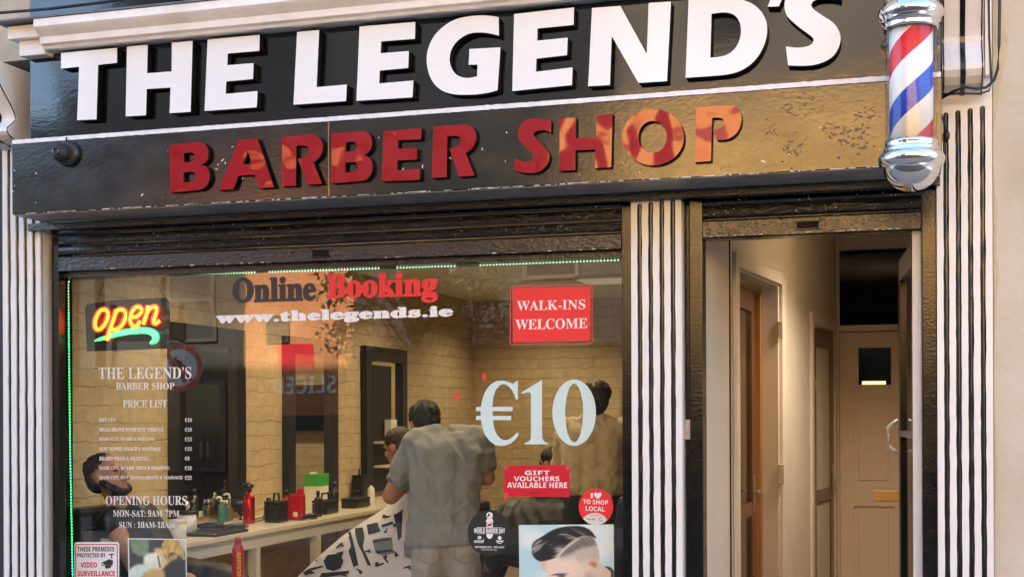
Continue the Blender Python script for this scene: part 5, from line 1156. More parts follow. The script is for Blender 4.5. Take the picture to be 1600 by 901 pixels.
hl['label'] = 'unseen ceiling spotlight added to brighten the hallway behind the doorway'
p = at(962, 424, 6.2)
t = thing('ceiling_panel_light', 'flat square ceiling light panel at the back of the shop', 'ceiling lamp', (-2.75, 6.1, HC))
bm = new_bm(); box(bm, -3.05, -2.45, 5.8, 6.4, HC - 0.03, HC - 0.001, 0.004); obj('frame', bm, 'white_plastic', t)
mat('panel_glow', (0.45, 0.40, 0.30), 0.5, emit=(1.0, 0.78, 0.46), estr=0.03)
bm = new_bm(); box(bm, -3.01, -2.49, 5.84, 6.36, HC - 0.034, HC - 0.031); obj('diffuser', bm, 'panel_glow', t)

# mirrors on the side wall
ZM = 2.13
for y0, y1, lab in ((1.70, 2.70, 'black framed wall mirror nearest the shop window'), (3.40, 4.36, 'black framed wall mirror in the middle of the side wall'), (4.98, 6.0, 'black framed wall mirror furthest from the window beside the barber')):
    t = thing('wall_mirror', lab, 'mirror', (XS, (y0 + y1) / 2, 0.8), 'black framed mirrors on the side wall')
    fw = 0.13
    bm = new_bm(); box(bm, XS + 0.001, XS + 0.06, y0, y0 + fw, 0.80, ZM, 0.004); box(bm, XS + 0.001, XS + 0.06, y1 - fw, y1, 0.80, ZM, 0.004); box(bm, XS + 0.001, XS + 0.06, y0 + fw + 0.001, y1 - fw - 0.001, ZM - fw, ZM, 0.004); obj('frame', bm, 'black_plastic', t)
    bm = new_bm(); box(bm, XS + 0.002, XS + 0.02, y0 + fw + 0.001, y1 - fw - 0.001, 0.80, ZM - fw - 0.001); obj('mirror_glass', bm, 'mirror', t)
# back wall, seen only in the mirrors; cabinet added to darken the near one
t = thing('cabinet', 'tall dark cabinet added at the back wall to darken the mirror nearest the window', 'cabinet', (-1.5, 8.0, 0.006))
bm = new_bm(); box(bm, -2.25, -0.95, 7.78, 8.195, 0.007, 2.25, 0.006); obj('carcass', bm, 'matt_black', t)
for k in range(2):
    bm = new_bm(); box(bm, -2.23 + k * 0.645, -1.60 + k * 0.645, 7.755, 7.778, 0.05, 2.22, 0.004); dd = obj('door', bm, 'black_plastic', t)
    bm = new_bm(); box(bm, -1.66 + k * 0.09, -1.64 + k * 0.09, 7.735, 7.754, 1.0, 1.2, 0.003); obj('handle', bm, 'steel', dd)
t = thing('television', 'black wall television on the back wall, seen in the middle mirror', 'television', (-2.72, 8.15, 1.35))
bm = new_bm(); box(bm, -3.0, -2.42, 8.1, 8.16, 1.32, 1.86, 0.006); obj('casing', bm, 'black_plastic', t)
bm = new_bm(); box(bm, -2.98, -2.44, 8.093, 8.099, 1.35, 1.84); obj('screen', bm, 'dark_glass', t)
bm = new_bm(); box(bm, -2.78, -2.66, 8.161, 8.198, 1.5, 1.7); obj('wall_mount', bm, 'steel', t)
# shelf unit standing before the far mirror
t = thing('wall_shelf', 'small black shelf unit of products beside the far mirror', 'shelf', (XS + 0.1, 5.6, 1.1))
bm = new_bm(); box(bm, XS + 0.022, XS + 0.05, 5.14, 5.60, 0.8, 1.96); obj('back_board', bm, 'matt_black', t)
for z in (1.02, 1.24):
    bm = new_bm(); box(bm, XS + 0.051, XS + 0.17, 5.16, 5.60, z, z + 0.02); obj('shelf', bm, 'counter_top', t)
def simple(name, bm, m, label, cat, group=None): return tag(obj(name, bm, m, smooth=False), label, cat, group)
bm = new_bm(); box(bm, XS + 0.06, XS + 0.13, 5.40, 5.54, 1.262, 1.46, 0.004); simple('product_box', bm, 'paper', 'white product box on the upper shelf beside the far mirror', 'box')

# counter
XCF, ZCT = -4.14, 0.75
t = thing('counter', 'long white barber counter with pale top running along the mirror wall', 'counter', (XCF - 0.3, 3.4, 0))
bm = new_bm(); box(bm, XS + 0.001, XCF, 0.75, 6.4, ZCT - 0.035, ZCT, 0.006); obj('top', bm, 'counter_top', t)
bm = new_bm(); box(bm, XS + 0.002, XCF - 0.03, 0.78, 6.38, ZCT - 0.12, ZCT - 0.036); obj('apron', bm, 'counter_body', t)
for y in (0.8, 1.75, 2.7, 4.4, 6.3):
    bm = new_bm(); box(bm, XCF - 0.09, XCF - 0.03, y, y + 0.06, 0.006, ZCT - 0.121); box(bm, XS + 0.03, XS + 0.09, y, y + 0.06, 0.006, ZCT - 0.121); obj('leg', bm, 'counter_body', t)
for y in (4.47,):
    bm = new_bm(); box(bm, XS + 0.1, XCF - 0.05, y, y + 0.8, 0.1, ZCT - 0.125); cb = obj('drawer_unit', bm, 'counter_body', t)
    for k in range(3):
        bm = new_bm(); box(bm, XCF - 0.049, XCF - 0.035, y + 0.02, y + 0.78, 0.12 + k * 0.165, 0.27 + k * 0.165, 0.003); obj('drawer_front', bm, 'white_plastic', cb)

# things on the counter -------------------------------------------------
Z0 = ZCT + 0.001
def cpt(px, py): return onz(px, py, ZCT)
def bottle(name, c, r, h, m, label, cat, cap='black_plastic', neck=0.35, group=None, z=None, pump=False):
    z = Z0 if z is None else z; t = thing(name, label, cat, (c.x, c.y, z), group)
    bm = new_bm(); lathe(bm, c.x, c.y, [(0, z), (r * 0.95, z), (r, z + 0.01), (r, z + h * 0.62), (r * 0.85, z + h * 0.70), (r * neck, z + h * 0.78), (r * neck, z + h * 0.82), (0, z + h * 0.82)], 18); obj('body', bm, m, t, smooth=True)
    bm = new_bm()
    if pump:
        lathe(bm, c.x, c.y, [(0, z + h * 0.82), (r * 0.42, z + h * 0.82), (r * 0.42, z + h * 0.88), (0.006, z + h * 0.89), (0.006, z + h * 0.96), (0, z + h * 0.96)], 12); tube(bm, [(c.x, c.y, z + h * 0.965), (c.x - r * 0.5, c.y - r * 0.6, z + h), (c.x - r * 1.1, c.y - r * 1.2, z + h * 0.96)], 0.009, 8)
    else: lathe(bm, c.x, c.y, [(0, z + h * 0.82), (r * 0.5, z + h * 0.82), (r * 0.46, z + h), (0, z + h)], 14)
    obj('cap', bm, cap, t, smooth=True); return t
def clampc(v, dx=0.0): return Vector((min(max(v.x, XS + 0.08), XCF - 0.05), max(v.y, 0.82), 0))
# red trigger spray bottle
c = clampc(cpt(389, 817))
t = bottle('spray_bottle', c, 0.042, 0.27, 'red_metal', 'metallic red trigger spray bottle with black head on the counter', 'spray bottle', neck=0.3)
bm = new_bm(); z = Z0 + 0.225; tube(bm, [(c.x + 0.03, c.y + 0.01, z + 0.03), (c.x, c.y, z + 0.045), (c.x - 0.055, c.y - 0.02, z + 0.035)], [0.012, 0.017, 0.011], 8); tube(bm, [(c.x - 0.03, c.y - 0.01, z + 0.03), (c.x - 0.045, c.y - 0.016, z - 0.01), (c.x - 0.04, c.y - 0.014, z - 0.045)], 0.006, 6); obj('trigger', bm, 'black_plastic', t, smooth=True)
for px_, py_, r, h, m, lab, pm in ((338, 812, 0.028, 0.19, 'clear_amber', 'slim amber bottle with pump in the bottle row under the near mirror', True), (324, 813, 0.032, 0.15, 'clear_amber', 'short rosy bottle left of the amber pump bottle', False), (346, 816, 0.026, 0.18, 'clear_green', 'slim green pump bottle in front of the amber one', True), (354, 814, 0.022, 0.15, 'clear_green', 'small green bottle at the right end of the bottle row', False)):
    bottle('bottle', clampc(cpt(px_, py_)), r, h, m, lab, 'bottle', group='bottles on the counter', pump=pm, cap='white_plastic')
c = clampc(cpt(465, 812))
t = thing('powder_bottle', 'flat red plastic bottle with rounded shoulders and a white label on the counter', 'bottle', (c.x, c.y, Z0))
bm = new_bm(); box(bm, c.x - 0.055, c.x + 0.055, c.y - 0.03, c.y + 0.03, Z0, Z0 + 0.19, 0.018); box(bm, c.x + 0.0, c.x + 0.04, c.y - 0.02, c.y + 0.02, Z0 + 0.19, Z0 + 0.225, 0.006); obj('body', bm, 'red_plastic', t, smooth=False)
bm = new_bm(); box(bm, c.x - 0.02, c.x + 0.015, c.y - 0.0315, c.y - 0.03, Z0 + 0.025, Z0 + 0.06); obj('label', bm, 'paper', t)
c = clampc(cpt(466, 795)); c.x = XS + 0.22
t = thing('tissue_box', 'cream carton with bright green top against the wall under the middle mirror', 'box', (c.x, c.y, Z0))
bm = new_bm(); box(bm, c.x - 0.06, c.x + 0.06, c.y - 0.10, c.y + 0.10, Z0, Z0 + 0.28, 0.003); obj('carton', bm, 'paper', t)
bm = new_bm(); box(bm, c.x - 0.062, c.x + 0.062, c.y - 0.102, c.y + 0.102, Z0 + 0.19, Z0 + 0.285, 0.003); obj('lid', bm, 'green_plastic', t)
def clutter_case(px_, py_, w_, d_, h_, label, m='black_plastic', name='tool_case'):
    c = clampc(cpt(px_, py_)); t = thing(name, label, 'tool case', (c.x, c.y, Z0), 'dark tool cases on the counter')
    bm = new_bm(); box(bm, c.x - w_, c.x + w_, c.y - d_, c.y + d_, Z0, Z0 + h_, 0.012); obj('case', bm, m, t)
    bm = new_bm(); box(bm, c.x - w_ * 1.02, c.x + w_ * 1.02, c.y - d_ * 1.02, c.y + d_ * 1.02, Z0 + h_ + 0.001, Z0 + h_ + 0.02, 0.006); obj('lid', bm, 'matt_black', t)
    bm = new_bm(); tube(bm, [(c.x, c.y - d_ * 0.6, Z0 + h_ + 0.02), (c.x, c.y - d_ * 0.5, Z0 + h_ + 0.07), (c.x, c.y + d_ * 0.5, Z0 + h_ + 0.07), (c.x, c.y + d_ * 0.6, Z0 + h_ + 0.02)], 0.008, 6); obj('handle', bm, 'black_plastic', t)
clutter_case(432, 815, 0.06, 0.07, 0.13, 'black charger case left of the flat red bottle')
clutter_case(508, 802, 0.06, 0.11, 0.085, 'low black tool case right of the flat red bottle')
clutter_case(556, 792, 0.07, 0.14, 0.06, 'flat black tool case near the barber')
clutter_case(540, 780, 0.055, 0.07, 0.2, 'upright black charger tower under the far mirror')
for px_, py_, r, h, m, lab in ((497, 806, 0.03, 0.19, 'black_plastic', 'black lotion bottle right of the flat red bottle'), (522, 800, 0.035, 0.24, 'black_plastic', 'tall black lotion bottle under the middle mirror'), (420, 812, 0.035, 0.16, 'steel', 'grey metal shaker bottle left of the black charger case'), (447, 812, 0.028, 0.22, 'red_plastic', 'slim dark red bottle left of the flat red bottle'), (580, 788, 0.03, 0.2, 'white_plastic', 'white lotion bottle close to the barber'), (300, 822, 0.03, 0.17, 'black_plastic', 'black shampoo bottle left of the rosy bottle')):
    bottle('bottle', clampc(cpt(px_, py_)), r, h, m, lab, 'bottle', group='bottles on the counter')
bm = new_bm()
a = cpt(425, 815); tube(bm, [a + Vector((0.05, -.04, .1)), a + Vector((-.03, -.1, .02)), a + Vector((-.1, -.16, .008)), a + Vector((-.16, -.08, .008)), a + Vector((-.08, .0, .03)), a + Vector((-.02, -.06, .06))], 0.005, 6)
tag(obj('cord', bm, 'black_plastic'), 'black cord curled in front of the charger case on the counter', 'cord')
t = thing('standing_card', 'small white card propped above the charger case', 'card', (XS + 0.2, 2.9, Z0))
bm = new_bm(); c = clampc(cpt(440, 795)); c.x = XS + 0.25; box(bm, c.x - 0.05, c.x - 0.04, c.y - 0.06, c.y + 0.06, Z0 + 0.0, Z0 + 0.30, 0.002); obj('card', bm, 'paper', t)
def clipper(px_, py_, ang, label):
    c = clampc(cpt(px_, py_)); t = thing('hair_clipper', label, 'hair clipper', (c.x, c.y, Z0), 'hair clippers on the counter')
    d = Vector((math.cos(ang), math.sin(ang), 0)) * 0.09
    bm = new_bm(); tube(bm, [c - d + Vector((0, 0, Z0 + 0.02)), c - d * 0.3 + Vector((0, 0, Z0 + 0.026)), c + d * 0.5 + Vector((0, 0, Z0 + 0.024)), c + d * 0.9 + Vector((0, 0, Z0 + 0.02))], [0.015, 0.02, 0.022, 0.02], 10); obj('body', bm, 'black_plastic', t, smooth=True)
    bm = new_bm(); e = c + d; box(bm, e.x - 0.02, e.x + 0.02, e.y - 0.012, e.y + 0.012, Z0 + 0.012, Z0 + 0.03); obj('blade', bm, 'steel', t)
    bm = new_bm(); b = c - d; tube(bm, [b + Vector((0, 0, Z0 + 0.02)), b + Vector((-0.05, 0.04, Z0 + 0.01)), b + Vector((-0.12, -0.02, Z0 + 0.006)), b + Vector((-0.2, 0.1, Z0 + 0.006))], 0.004, 6); obj('cord', bm, 'black_plastic', t)
clipper(330, 826, 0.5, 'black hair clipper lying on the counter below the bottle row')
clipper(366, 828, 1.2, 'black hair clipper nearest the red spray bottle')
clipper(520, 812, 1.4, 'black hair clipper at the right end of the counter')
# hair dryer
c = clampc(cpt(366, 812)); t = thing('hair_dryer', 'black curved hair dryer standing beside the red spray bottle', 'hair dryer', (c.x, c.y, Z0))
bm = new_bm(); tube(bm, [(c.x - 0.10, c.y - 0.04, Z0 + 0.07), (c.x - 0.03, c.y - 0.02, Z0 + 0.115), (c.x + 0.04, c.y, Z0 + 0.11), (c.x + 0.08, c.y + 0.01, Z0 + 0.09)], [0.026, 0.036, 0.042, 0.03], 12); obj('barrel', bm, 'black_plastic', t, smooth=True)
bm = new_bm(); tube(bm, [(c.x + 0.04, c.y, Z0 + 0.09), (c.x + 0.055, c.y, Z0 + 0.04), (c.x + 0.05, c.y, Z0 + 0.004)], [0.02, 0.018, 0.018], 10); obj('grip', bm, 'black_plastic', t, smooth=True)
# black flat tray
c = clampc(cpt(330, 833)); t = obj('tray', B(c.x - 0.16, c.x + 0.16, c.y - 0.22, c.y + 0.2, Z0, Z0 + 0.018, 0.006), 'black_plastic'); tag(t, 'flat black mat lying on the counter end nearest the window', 'mat')
for px_, py_, r, h, m, lab in ((292, 835, 0.06, 0.13, 'white_plastic', 'white tub with a black label behind the small poster'), (255, 842, 0.075, 0.07, 'paper', 'stack of white neck paper rolls at the near counter end'), (277, 842, 0.055, 0.1, 'white_plastic', 'plain white jar at the near counter end')):
    c = clampc(cpt(px_, py_)); t = thing('jar', lab, 'jar', (c.x, c.y, Z0), 'white jars at the counter end')
    bm = new_bm(); lathe(bm, c.x, c.y, [(0, Z0), (r, Z0), (r, Z0 + h), (0, Z0 + h)], 20); obj('body', bm, m, t)
    bm = new_bm(); lathe(bm, c.x, c.y, [(0, Z0 + h), (r * 1.04, Z0 + h), (r * 1.04, Z0 + h + 0.02), (0, Z0 + h + 0.02)], 20); obj('lid', bm, 'black_plastic' if h > 0.1 else m, t)
# window ledge things
t = obj('window_ledge', B(xg0 + 0.002, xf1 - 0.1, 0.345, 0.52, 0.56, 0.59, 0.004), 'counter_body'); tag(t, 'narrow white ledge inside the shop window', 'ledge')
p = at(372, 900, 0.43)
t = thing('drink_bottle', 'red drinks bottle with yellow vertical lettering standing inside the window', 'drinks bottle', (p.x, 0.43, 0.591))
zt = Z(372, 839, 0.43); bm = new_bm(); z0 = 0.591; hh = zt - z0
lathe(bm, p.x, 0.43, [(0, z0), (0.03, z0), (0.033, z0 + 0.01), (0.033, z0 + 0.45 * hh), (0.030, z0 + 0.5 * hh), (0.033, z0 + 0.56 * hh), (0.033, z0 + 0.70 * hh), (0.024, z0 + 0.82 * hh), (0.016, z0 + 0.88 * hh), (0, z0 + 0.88 * hh)], 24); obj('body', bm, 'red_plastic', t, smooth=True)
bm = new_bm(); lathe(bm, p.x, 0.43, [(0, z0 + 0.88 * hh), (0.019, z0 + 0.88 * hh), (0.019, z0 + hh), (0, z0 + hh)], 20); obj('cap', bm, 'red_plastic', t)
bm = new_bm(); text_into(bm, 'Lucozade', ((368, 905), (368, 862), (376.5, 862), (376.5, 905)), 0.3958, style='ital'); obj('lettering', bm, 'yellow_print', t)
def ledge_tub(px_, w_, h_, m, lab):
    x = X(px_, 0.43, 850); t = thing('storage_tub', lab, 'tub', (x, 0.43, 0.591), 'tubs on the window ledge')
    bm = new_bm(); box(bm, x - w_, x + w_, 0.38, 0.5, 0.591, 0.591 + h_, 0.01); obj('body', bm, m, t)
    bm = new_bm(); box(bm, x - w_ * 1.04, x + w_ * 1.04, 0.376, 0.504, 0.592 + h_, 0.605 + h_, 0.004); obj('lid', bm, 'black_plastic', t)
ledge_tub(136, 0.07, 0.26, 'steel', 'grey metal tin on the ledge behind the surveillance notice')
ledge_tub(176, 0.05, 0.22, 'paper', 'cream tub on the ledge between the notice and the small poster')
# navy cloth under the counter
bm = new_bm(); ellipsoid(bm, (-4.0, 0.95, 0.42), (0.16, 0.22, 0.16)); ellipsoid(bm, (-3.92, 1.05, 0.36), (0.14, 0.2, 0.14)); 
t = fuse('cloth_bundle', bm, 'navy_cloth', None, 0.02, 4, 0.02, 9); tag(t, 'navy blue cloth bundle hanging from the counter end', 'cloth')
# ================================================================== PEOPLE AND CHAIRS
def V3(*a): return Vector(a)
def hand(bm, wrist, d, up, side, s=1.0, curl=0.5):
    """palm, four bent fingers and a thumb; d points along the hand, up is the back of the hand"""
    d = d.normalized(); sd = d.cross(up).normalized() * side; up = sd.cross(d).normalized() * side
    palm = wrist + d * 0.05 * s
    for k in range(4): capsule(bm, wrist + sd * (-0.012 + 0.008 * k) * s, 0.016 * s, wrist + d * 0.085 * s + sd * (-0.030 + 0.020 * k) * s, 0.012 * s, 8)
    for k, L in enumerate((0.062, 0.074, 0.070, 0.054)):
        a = wrist + d * 0.085 * s + sd * (-0.032 + 0.0213 * k) * s
        b = a + (d * math.cos(curl * 0.7) - up * math.sin(curl * 0.7)) * L * 0.55 * s
        c = b + (d * math.cos(curl * 1.7) - up * math.sin(curl * 1.7)) * L * 0.5 * s
        capsule(bm, a, 0.0095 * s, b, 0.0088 * s, 8); capsule(bm, b, 0.0088 * s, c, 0.0075 * s, 8)
    a = wrist + d * 0.02 * s - sd * 0.022 * s; b = a + (d * 0.6 - sd * 0.8) * 0.042 * s - up * 0.008 * s; c = b + (d * 0.9 - sd * 0.35) * 0.034 * s
    capsule(bm, a, 0.014 * s, b, 0.011 * s, 8); capsule(bm, b, 0.011 * s, c, 0.009 * s, 8)
def head(bm, c, fwd, up, s=1.0):
    f = fwd.normalized(); r = f.cross(up).normalized(); u = r.cross(f).normalized()
    m = Matrix((r, f, u)).transposed()
    q = lambda a, b, e: c + (r * a + f * b + u * e) * s
    ellipsoid(bm, q(0, -0.012, 0.025), (0.076 * s, 0.096 * s, 0.092 * s), m); ellipsoid(bm, q(0, 0.030, -0.045), (0.060 * s, 0.062 * s, 0.075 * s), m)
    ellipsoid(bm, q(0, 0.055, -0.088), (0.034 * s, 0.034 * s, 0.026 * s), m)
    capsule(bm, q(0, 0.090, 0.012), 0.011 * s, q(0, 0.104, -0.026), 0.015 * s, 10)
    for sd in (-1, 1):
        ellipsoid(bm, q(sd * 0.078, -0.006, -0.008), (0.012 * s, 0.020 * s, 0.034 * s), m); ellipsoid(bm, q(sd * 0.017, 0.097, -0.028), (0.010 * s, 0.010 * s, 0.008 * s), m)
        ellipsoid(bm, q(sd * 0.034, 0.080, 0.020), (0.024 * s, 0.012 * s, 0.010 * s), m)
    ellipsoid(bm, q(0, 0.088, -0.056), (0.024 * s, 0.010 * s, 0.007 * s), m); ellipsoid(bm, q(0, 0.086, -0.068), (0.020 * s, 0.010 * s, 0.007 * s), m)
    return q, m
def eyes(t, q, s=1.0, sub='eye'):
    for sd in (-1, 1):
        bm = new_bm(); ellipsoid(bm, q(sd * 0.033, 0.083, 0.004), (0.012 * s, 0.010 * s, 0.009 * s)); obj('eye', bm, 'print_dark', t, smooth=True)

# --- barber in the grey t-shirt, back to the street
bx, by = -2.60, 1.07
f = V3(-0.40, 0.92, 0).normalized(); r = V3(f.y, -f.x, 0); u = V3(0, 0, 1)
L = lambda a, b, z: V3(bx, by, 0) + r * a + f * b + u * z
bar = thing('person', 'barber in a grey t-shirt and pale jeans with his back to the street', 'person', (bx, by, 0.006))
hc = L(-0.115, 0.17, 1.445)
sh = {-1: L(-0.170, 0.035, 1.335), 1: L(0.190, 0.02, 1.345)}
el = {-1: at(611, 774, 1.10), 1: at(760, 745, 1.22)}
wr_ = {-1: V3(-2.84, 1.36, 1.17), 1: V3(-2.66, 1.56, 1.25)}
bm = new_bm()
q, hm = head(bm, hc, (f + V3(-0.35, 0, -0.55)).normalized(), u)
capsule(bm, L(0, 0.06, 1.36), 0.062, hc + V3(0, -0.0, -0.03), 0.055)
for a, b in ((0.07, 0.0), (-0.08, 0.0)): capsule(bm, L(a, b, 0.86), 0.095, L(a * 1.25, 0.0, 1.26), 0.09)
capsule(bm, L(-0.14, 0.03, 1.32), 0.055, L(0.14, 0.02, 1.32), 0.055); capsule(bm, L(-0.07, 0, 0.88), 0.10, L(0.06, 0, 0.88), 0.10)
for sd in (-1, 1):
    capsule(bm, sh[sd], 0.052, el[sd], 0.052); capsule(bm, el[sd], 0.052, wr_[sd], 0.030)
    tgt = V3(-2.98, 1.50, 1.27); hand(bm, wr_[sd], tgt - wr_[sd], V3(0, -0.4, 1), sd, curl=0.55)
    capsule(bm, L(sd * 0.085, 0, 0.84), 0.085, L(sd * 0.12, 0.02, 0.47), 0.058); capsule(bm, L(sd * 0.12, 0.02, 0.47), 0.060, L(sd * 0.13, -0.01, 0.11), 0.042); capsule(bm, L(sd * 0.13, -0.03, 0.06), 0.045, L(sd * 0.15, 0.15, 0.045), 0.038)
fuse('body', bm, 'skin', bar, 0.008, 4)
bm = new_bm()
for sd in (-1, 1):
    capsule(bm, L(sd * 0.085 - 0.015, -0.01, 0.80), 0.138, L(sd * 0.085 - 0.012, -0.012, 1.05), 0.118); capsule(bm, L(sd * 0.085 - 0.012, -0.012, 1.05), 0.118, L(sd * 0.11, 0.0, 1.27), 0.115)
    capsule(bm, sh[sd] + V3(0, 0, 0.0), 0.085, sh[sd].lerp(el[sd], 0.62), 0.078)
    capsule(bm, L(sd * 0.05, 0.03, 1.395), 0.052, sh[sd] + V3(0, 0, 0.02), 0.072)
capsule(bm, L(-0.10, 0.01, 1.31), 0.10, L(0.10, 0.0, 1.31), 0.10); capsule(bm, L(-0.01, -0.02, 0.80), 0.13, L(0, -0.015, 1.28), 0.118)
fuse('t_shirt', bm, 'shirt_grey', bar, 0.009, 3, 0.015, 8.5, cut=(L(0, 0, 0.755), V3(0.05, 0, -1)))
bm = new_bm()
for sd in (-1, 1):
    capsule(bm, L(sd * 0.08 - 0.01, -0.015, 0.83), 0.118, L(sd * 0.095, 0.0, 0.62), 0.104); capsule(bm, L(sd * 0.10, 0.0, 0.62), 0.106, L(sd * 0.125, 0.02, 0.45), 0.078); capsule(bm, L(sd * 0.125, 0.02, 0.45), 0.078, L(sd * 0.13, -0.01, 0.12), 0.068)
fuse('jeans', bm, 'jeans_grey', bar, 0.010, 3, 0.011, 9)
bm = new_bm()
for sd in (-1, 1):
    lp = [L(sd * 0.10 + a * 0.06, -0.150, 0.735 + b) for a, b in ((-1, 0.06), (1, 0.06), (1, -0.05), (0, -0.08), (-1, -0.05))]
    tube(bm, lp, 0.003, 5, closed=True)
obj('pocket_seam', bm, 'print_midgrey', bar)
bm = new_bm(); ellipsoid(bm, q(0, -0.026, 0.046), (0.092, 0.108, 0.092), hm); ellipsoid(bm, q(0, -0.055, -0.005), (0.082, 0.070, 0.075), hm)
fuse('hair', bm, 'hair_black', bar, 0.007, 1, 0.009, 34, (1, 1, 0.6))
for sd in (-1, 1):
    bm = new_bm(); capsule(bm, L(sd * 0.13, -0.05, 0.05), 0.048, L(sd * 0.155, 0.17, 0.045), 0.04); fuse('shoe', bm, 'jeans_dark', bar, 0.012, 3)

# --- customer seated under the printed cape
cx_, cy_ = -3.00, 1.55
cust = thing('person', 'customer with short brown hair seated under the printed white cape, facing the mirrors', 'person', (cx_, cy_, 0.006))
hc2 = at(622, 698, 1.44)
bm = new_bm(); q2, hm2 = head(bm, hc2, V3(-0.93, 0.2, -0.25), u, 0.92)
capsule(bm, V3(-2.96, 1.53, 1.08), 0.06, hc2 + V3(0.02, 0.01, -0.05), 0.052)
capsule(bm, V3(-2.90, 1.55, 0.56), 0.15, V3(-2.94, 1.55, 0.98), 0.13); capsule(bm, V3(-2.95, 1.37, 1.03), 0.06, V3(-2.95, 1.73, 1.03), 0.06)
for sd in (-1, 1):
    capsule(bm, V3(-2.92, 1.55 + sd * 0.1, 0.54), 0.085, V3(-3.42, 1.55 + sd * 0.12, 0.56), 0.062); capsule(bm, V3(-3.42, 1.55 + sd * 0.12, 0.56), 0.06, V3(-3.62, 1.55 + sd * 0.12, 0.18), 0.042); capsule(bm, V3(-3.60, 1.55 + sd * 0.12, 0.15), 0.04, V3(-3.78, 1.55 + sd * 0.13, 0.15), 0.034)
    s_ = V3(-2.95, 1.55 + sd * 0.19, 1.02); e_ = V3(-3.0, 1.55 + sd * 0.25, 0.76); w_2 = V3(-3.24, 1.55 + sd * 0.2, 0.72)
    capsule(bm, s_, 0.055, e_, 0.042); capsule(bm, e_, 0.04, w_2, 0.028); hand(bm, w_2, V3(-1, -0.1 * sd, -0.1), u, sd, 0.95)
fuse('body', bm, 'skin', cust, 0.009, 4)
bm = new_bm(); ellipsoid(bm, q2(0, -0.020, 0.052), (0.080, 0.098, 0.076), hm2); ellipsoid(bm, q2(0, -0.055, -0.005), (0.074, 0.056, 0.070), hm2); fuse('hair', bm, 'hair_brown', cust, 0.009, 2, 0.004, 30)
eyes(cust, q2, 0.92)
def trousers(t, segs, m='jeans_dark'):
    bm = new_bm()
    for a, ra, b, rb in segs: capsule(bm, a, ra, b, rb)
    fuse('trousers', bm, m, t, 0.014, 4, 0.006, 8)
trousers(cust, [x for sd in (-1, 1) for x in ((V3(-2.92, 1.55 + sd * 0.1, 0.54), 0.105, V3(-3.42, 1.55 + sd * 0.12, 0.56), 0.08), (V3(-3.42, 1.55 + sd * 0.12, 0.56), 0.08, V3(-3.61, 1.55 + sd * 0.12, 0.2), 0.06))])

# barber chair under him
def barber_chair(label, x, y, zs, m='black_leather', back=(0.12, 1.0)):
    t = thing('barber_chair', label, 'barber chair', (x, y, 0.006), 'barber chairs')
    bm = new_bm(); lathe(bm, x, y, [(0, 0.007), (0.30, 0.007), (0.30, 0.03), (0.08, 0.05), (0.06, 0.07), (0.06, zs - 0.14), (0, zs - 0.14)], 24); obj('base', bm, 'chrome', t, smooth=True)
    bm = new_bm(); box(bm, x - 0.27, x + 0.25, y - 0.26, y + 0.26, zs - 0.135, zs, 0.04); obj('seat', bm, m, t)
    bm = new_bm(); box(bm, x + 0.20, x + 0.32, y - 0.25, y + 0.25, zs + 0.01, zs + 0.52, 0.045)
    for v in bm.verts: v.co.x += (v.co.z - zs) * 0.12
    obj('backrest', bm, m, t)
    for sd in (-1, 1):
        bm = new_bm(); box(bm, x - 0.22, x + 0.24, y + sd * 0.30 - 0.035, y + sd * 0.30 + 0.035, zs + 0.17, zs + 0.23, 0.02); box(bm, x + 0.05, x + 0.1, y + sd * 0.30 - 0.02, y + sd * 0.30 + 0.02, zs - 0.1, zs + 0.18, 0.008); obj('armrest', bm, m, t)
    bm = new_bm(); tube(bm, [(x - 0.2, y, zs - 0.14), (x - 0.45, y, 0.22), (x - 0.62, y, 0.16)], 0.02, 8); box(bm, x - 0.78, x - 0.55, y - 0.2, y + 0.2, 0.12, 0.15, 0.008); obj('footrest', bm, 'chrome', t)
    return t
barber_chair('black leather barber chair under the customer in the printed cape', -2.93, 1.55, 0.45)

